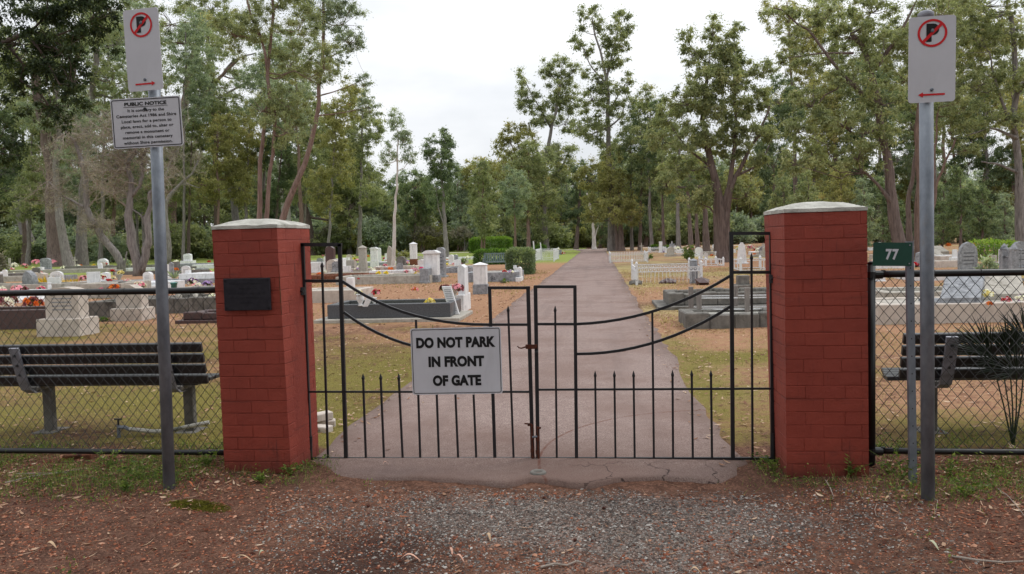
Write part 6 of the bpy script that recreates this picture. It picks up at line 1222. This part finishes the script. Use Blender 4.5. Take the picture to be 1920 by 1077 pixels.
X,Y=scatter(900,-3.4,6.8,-2.0,.2,lambda X,Y:np.where(inroad(X,Y),0,.10*side_(X,Y)+.03*smooth(X,1.2,.2))); broad('weeds',X,Y,MT['weedleaf'])
# taller separate weeds
def tallweed(label,x,y,h,seed):
    P=g(x,y); r=np.random.default_rng(seed); root=thing('weed_plant',label,'weed',(P[0],P[1],float(hgt(P[0],P[1])))); st=MB(); lf=MB(); fl=MB()
    for i in range(7):
        tip=np.array([r.normal(0,.6*h),r.normal(0,.4*h),h*r.uniform(.4,1)]); st.tube([(0,0,0),tip*[.4,.4,.55],tip],[.0022,.0017,.001],4,cap=False)
        m=11; t=r.uniform(.15,1,(m,1)); C=tip*[.4,.4,.55]*0+tip*t*np.array([1,1,1])-np.array([0,0,0]); leafquads(lf,C,np.concatenate([r.normal(size=(m,2)),r.uniform(0,.8,(m,1))],1),r.uniform(.02,.045,m),r.uniform(.008,.016,m),r.random(m))
    st.build('stalks',MT['weedleaf'],root,local=True); lf.build('leaves',MT['weedleaf'],root,local=True)
for i,(x,y,h,l) in enumerate([(1664,892,.20,'bushy green weed between the right pillar and the 77 post'),(1690,905,.24,'tallest fresh green weed just left of the 77 post foot'),(1590,896,.14,'green weed against the foot of the right pillar'),(1447,880,.12,'small weed at the gate side foot of the right pillar'),(1780,900,.18,'leafy weed right of the right sign post'),(1810,940,.14,'low green weed in front of the right fence'),(265,905,.20,'grassy weed just left of the left sign post'),(235,930,.15,'low green weed clump left of the left sign post'),(205,880,.16,'thin weed under the left fence near the red brick'),(545,890,.11,'small weed at the front corner of the left pillar'),(490,905,.10,'flat weed in front of the left pillar'),(385,880,.12,'weed between the left sign post and the left pillar')]): tallweed(l,x,y,h,300+i)
# moss cushion
mb=MB(); P=g(372,955); n=14; a=np.arange(26)*2*math.pi/26; vv=[]
for j in range(6):
    rr=1-j/5.0; 
    for t in a: q=1+.22*math.sin(3*t+1)+.12*math.sin(7*t); vv.append((P[0]+.16*rr*q*math.cos(t),P[1]+.07*rr*q*math.sin(t),float(hgt(P[0],P[1]))+.010*(1-rr**2)-.006))
0 and mb.add(vv,[(j*26+i,j*26+(i+1)%26,(j+1)*26+(i+1)%26,(j+1)*26+i) for j in range(5) for i in range(26)]); mz=np.random.default_rng(5); q_=mz.normal(0,.5,(9000,2)); q_=q_[np.linalg.norm(q_,axis=1)<1.25]; XX=P[0]+q_[:,0]*.17; YY=P[1]+q_[:,1]*.075; leafquads(mb,np.stack([XX,YY,hgt(XX,YY)-.001],-1),np.stack([mz.normal(0,.6,len(XX)),mz.normal(0,.6,len(XX)),np.ones(len(XX))],-1),mz.uniform(.005,.012,len(XX)),.004,mz.random(len(XX))); tag(mb.build('moss_patch',MT['moss'],smooth=False),'flat yellow-green moss patch on the soil right of the left sign post','moss')
# single leaves and sticks one can point to
def bigleaf(label,x,y,ln,wd,rz,col):
    P=g(x,y); z=float(hgt(P[0],P[1]))+.012; mb=MB(); n=7; v=[]
    for i in range(n):
        t=i/(n-1); wv=wd*math.sin(math.pi*min(1,t*.98+.01))**.7*.5; cz=.018*math.sin(t*math.pi*1.3)+.004; yy=.012*math.sin(t*3)
        v+=[((t-.5)*ln,yy-wv,cz+wv*.35),((t-.5)*ln,yy,cz),((t-.5)*ln,yy+wv,cz+wv*.25)]
    f=[(3*i,3*i+3,3*i+4,3*i+1) for i in range(n-1)]+[(3*i+1,3*i+4,3*i+5,3*i+2) for i in range(n-1)]
    mb.add(v,f); o=mb.build('fallen_leaf',col,None,smooth=True,local=True); o.location=(P[0],P[1],z); o.rotation_euler=(random.uniform(-.2,.2),0,rz); tag(o,label,'leaf')
LP1=noisy('pinkish_dry_leaf',rgb(186,138,118),rgb(206,166,146),30,rough=.7); LP2=noisy('tan_dry_leaf',rgb(170,140,110),rgb(196,170,140),30,rough=.7); LP3=noisy('pale_green_dead_leaf',rgb(150,152,124),rgb(176,176,148),30,rough=.7); LP4=noisy('rust_orange_leaf',rgb(160,84,48),rgb(186,106,64),30,rough=.7)
for a_ in [('pink curled leaf at the bottom, left of the centre line',770,1047,.10,.022,.15,LP1),('long narrow tan leaf at the bottom left',455,1048,.11,.012,.1,LP2),('pale green leaf beside the long narrow tan leaf',494,1038,.05,.024,.7,LP3),('pinkish leaf on the gravel patch',927,972,.045,.02,1.0,LP1),('tan curled leaf on the gravel, lower right of the pinkish one',913,1008,.05,.02,-.7,LP2),('yellowish leaf near the dark soil',604,996,.045,.016,.3,LP2),('pink leaf in the middle bottom, next to a thin one',842,1036,.045,.02,-.5,LP1),('thin pink leaf in the middle bottom',860,1050,.06,.013,-.3,LP1),('broad pale green leaf at the bottom right',1746,1036,.07,.036,-.7,LP3),('rusty orange leaf at the foot of the left sign post',356,922,.055,.02,.1,LP4),('pinkish leaf lying on the driveway left of the gate bars',724,875,.05,.014,.4,LP1),('tan leaf in the weeds below the right fence',1670,951,.07,.02,.2,LP2),('pink leaf at the right gravel edge',1454,1012,.05,.022,.2,LP1),('tan leaf at the right gravel edge, left of the pink one',1418,1011,.045,.016,.4,LP2),('white scrap of leaf near the bottom centre right',1305,1070,.06,.02,-.1,LP2),('pale leaf left of the red brick by the left fence',95,1040,.06,.022,.2,LP2)]: bigleaf(*a_)
def stick(label,pts,r):
    P=[]
    for i,(x,y) in enumerate(pts): q=g(x,y); P.append((q[0],q[1],float(hgt(q[0],q[1]))+.008+.006*(i%2)))
    mb=MB(); mb.tube(P,np.linspace(r,r*.5,len(P)),6); tag(mb.build('stick',MT['twig']),label,'stick')
stick('grey crooked stick at the bottom, right of the centre',[(1014,1062),(1040,1058),(1062,1059),(1080,1053),(1096,1053)],.006)
stick('long straight pale stick under the left fence',[(10,913),(60,902),(100,894),(155,886)],.006); stick('second pale stick crossing behind the long one at the left',[(32,893),(80,895),(128,893)],.005)
stick('thin dry frond lying at the bottom right corner',[(1785,1052),(1830,1062),(1880,1066),(1918,1068)],.006); stick('thin white curved twig right of the right sign post',[(1745,945),(1758,952),(1754,972)],.0025); stick('thin white twig in front of the 77 post',[(1644,955),(1640,966),(1643,975)],.0025); stick('thin pale twig in the soil right of the gravel',[(1548,905),(1556,920),(1563,935)],.004); stick('thin twig on the soil at the left, pointing to the gravel',[(520,962),(545,957),(565,948)],.0025); stick('wavy pale twig at the right edge, in the weeds',[(1870,925),(1890,945),(1912,975),(1920,990)],.003)
PALM=attrmat('dark_palm_leaf',[(0,rgb(20,28,20)),(.6,rgb(42,56,34)),(1,rgb(70,84,46))],rough=.45)
# fan palm behind the right fence
pr=thing('fan_palm','dark spiky fan palm behind the right fence, hiding the end of the bench','palm',(4.95,.75,0)); B_=np.array([4.98,.75,.0])
for (hx,hy,n,a0,a1,ln,dy) in [(1858,668,26,92,176,.36,0),(1892,668,28,50,135,.30,.06),(1906,700,22,20,200,.26,-.05),(1925,640,22,70,170,.30,.1),(1880,690,18,120,200,.24,.12)]:
    hub=pl(hx,hy,.72+dy); st=MB(); st.tube([B_+[.12,0,0],(B_*.5+hub*.5)+[.07,0,-.02],hub],[.007,.005,.004],6); so_=st.build('frond_stem',PALM,pr); fr_=MB()
    for i in range(n):
        t=R(a0+(a1-a0)*i/(n-1)); D=np.array([math.cos(t),random.uniform(-.25,.15),math.sin(t)]); D/=np.linalg.norm(D); L_=ln*(.75+.3*math.sin(math.pi*i/(n-1)))*random.uniform(.85,1.1); S=np.cross(D,[0,1,0]); S/=np.linalg.norm(S); e_=hub+D*L_+[0,0,-.04*L_]; m_=hub+D*L_*.5
        fr_.add([hub,m_+S*.0065,e_,m_-S*.0065,m_+[0,-.006,0]],[(0,4,1),(0,3,4),(1,4,2),(4,3,2)],random.uniform(0,.35))
    fr_.build('frond',PALM,so_)
# ================================================================ crowded far rows of small graves
def many(region,n,label,grp,seed,hmin,hmax,kinds=('round','flat','low','peak','gothic')):
    r=random.Random(seed)
    for i in range(n):
        x=r.uniform(region[0],region[1]); y=r.uniform(region[2],region[3]); sh=r.choice(kinds); P=g(x,y); k=sc_at(P); hh=r.uniform(.35,.85)/k
        o=headstone(label,x,y,hh*r.uniform(.45,.8),hh,r.choice(['white','conc','greystone','white','pinkconc','concdark']),sh,r.uniform(.1,.3),r.uniform(.1,.35),bw=1.25,yaw=r.uniform(-25,25),tilt=r.uniform(-4,3)); o['group']=grp
def manyk(region,n,label,grp,seed):
    r=random.Random(seed)
    for i in range(n):
        x=r.uniform(region[0],region[1]); y=r.uniform(region[2],region[3]); P=g(x,y); k=sc_at(P); L_=r.uniform(1.6,2.4)/k; o,_=plot(label,x-L_/2,x+L_/2,y,r.uniform(.14,.34)/k,r.uniform(.8,1.1),r.choice(['white','conc','greystone','pinkconc','concdark']),r.choice(['gravel','slab','moss'])); o['group']=grp
def manyf(region,n,label,grp,seed):
    r=random.Random(seed); C_=[['pink','white'],['red'],['yellow'],['white'],['maroon','pink'],['orange'],['lilac'],['magenta','white'],['pink'],['cream','white']]
    for i in range(n):
        x=r.uniform(region[0],region[1]); y=r.uniform(region[2],region[3]); P=g(x,y); k=sc_at(P); flowers(label,x,y-r.uniform(0,.35)/k,r.uniform(.30,.5)/k,r.choice(C_),group=grp)
for (rg,nh,nk,nf,wh,sd) in [((-30,215,499,528),8,7,26,'in the crowded rows at the far left',1),((225,395,500,528),7,6,20,'in the rows between the sign post and the left pillar',2),((588,870,483,505),14,10,30,'in the far rows between the left pillar and the hedge',3),((588,790,506,524),5,5,22,'in the nearer rows right of the left pillar',4),((1212,1370,466,482),8,7,14,'in the far rows among the trees right of the driveway',5),((1378,1450,466,486),4,3,8,'in the far rows seen through the right gate box',6),((1640,1800,462,512),8,9,16,'in the rows behind the 77 sign',7),((1835,1960,462,500),4,4,8,'in the far rows at the right edge',8)]:
    many(rg,nh,'small worn gravestone '+wh,'small gravestones '+wh,sd,0,0); manyk(rg,nk,'low kerbed grave '+wh,'low kerbed graves '+wh,sd+20); manyf(rg,nf,'small bunch of grave flowers '+wh,'small flower bunches '+wh,sd+40)
manyf((20,400,538,566),22,'flower bunch just above or below the left fence rail','flower bunches along the nearest left graves',77)
many((-20,215,530,556),6,'small pale gravestone in the second row at the left, above the fence rail','small gravestones in the second row at the left',91,0,0); manyk((-20,400,528,560),7,'low pale kerbed grave in the second row at the left','low kerbed graves in the second row at the left',92)
manyf((590,860,508,530),8,'flower bunch on the long concrete grave row behind the gate','flower bunches behind the gate',93)
# cones of fallen bark and small lumps beside the gravel
for i,(x,y,l) in enumerate([(1078,1008,'small dark gum nut lying on the gravel in the middle'),(1020,930,'brown lump of soil under the broken driveway edge'),(690,945,'small dark clod right of the thin twig at the left'),(1132,950,'small dark clod on the gravel below the driveway edge')]):
    P=g(x,y); mb=MB(); rock(mb,(P[0],P[1],float(hgt(P[0],P[1]))+.008),.012,.5,.8,seed=i); tag(mb.build('clod',MT['rust']),l,'clod')
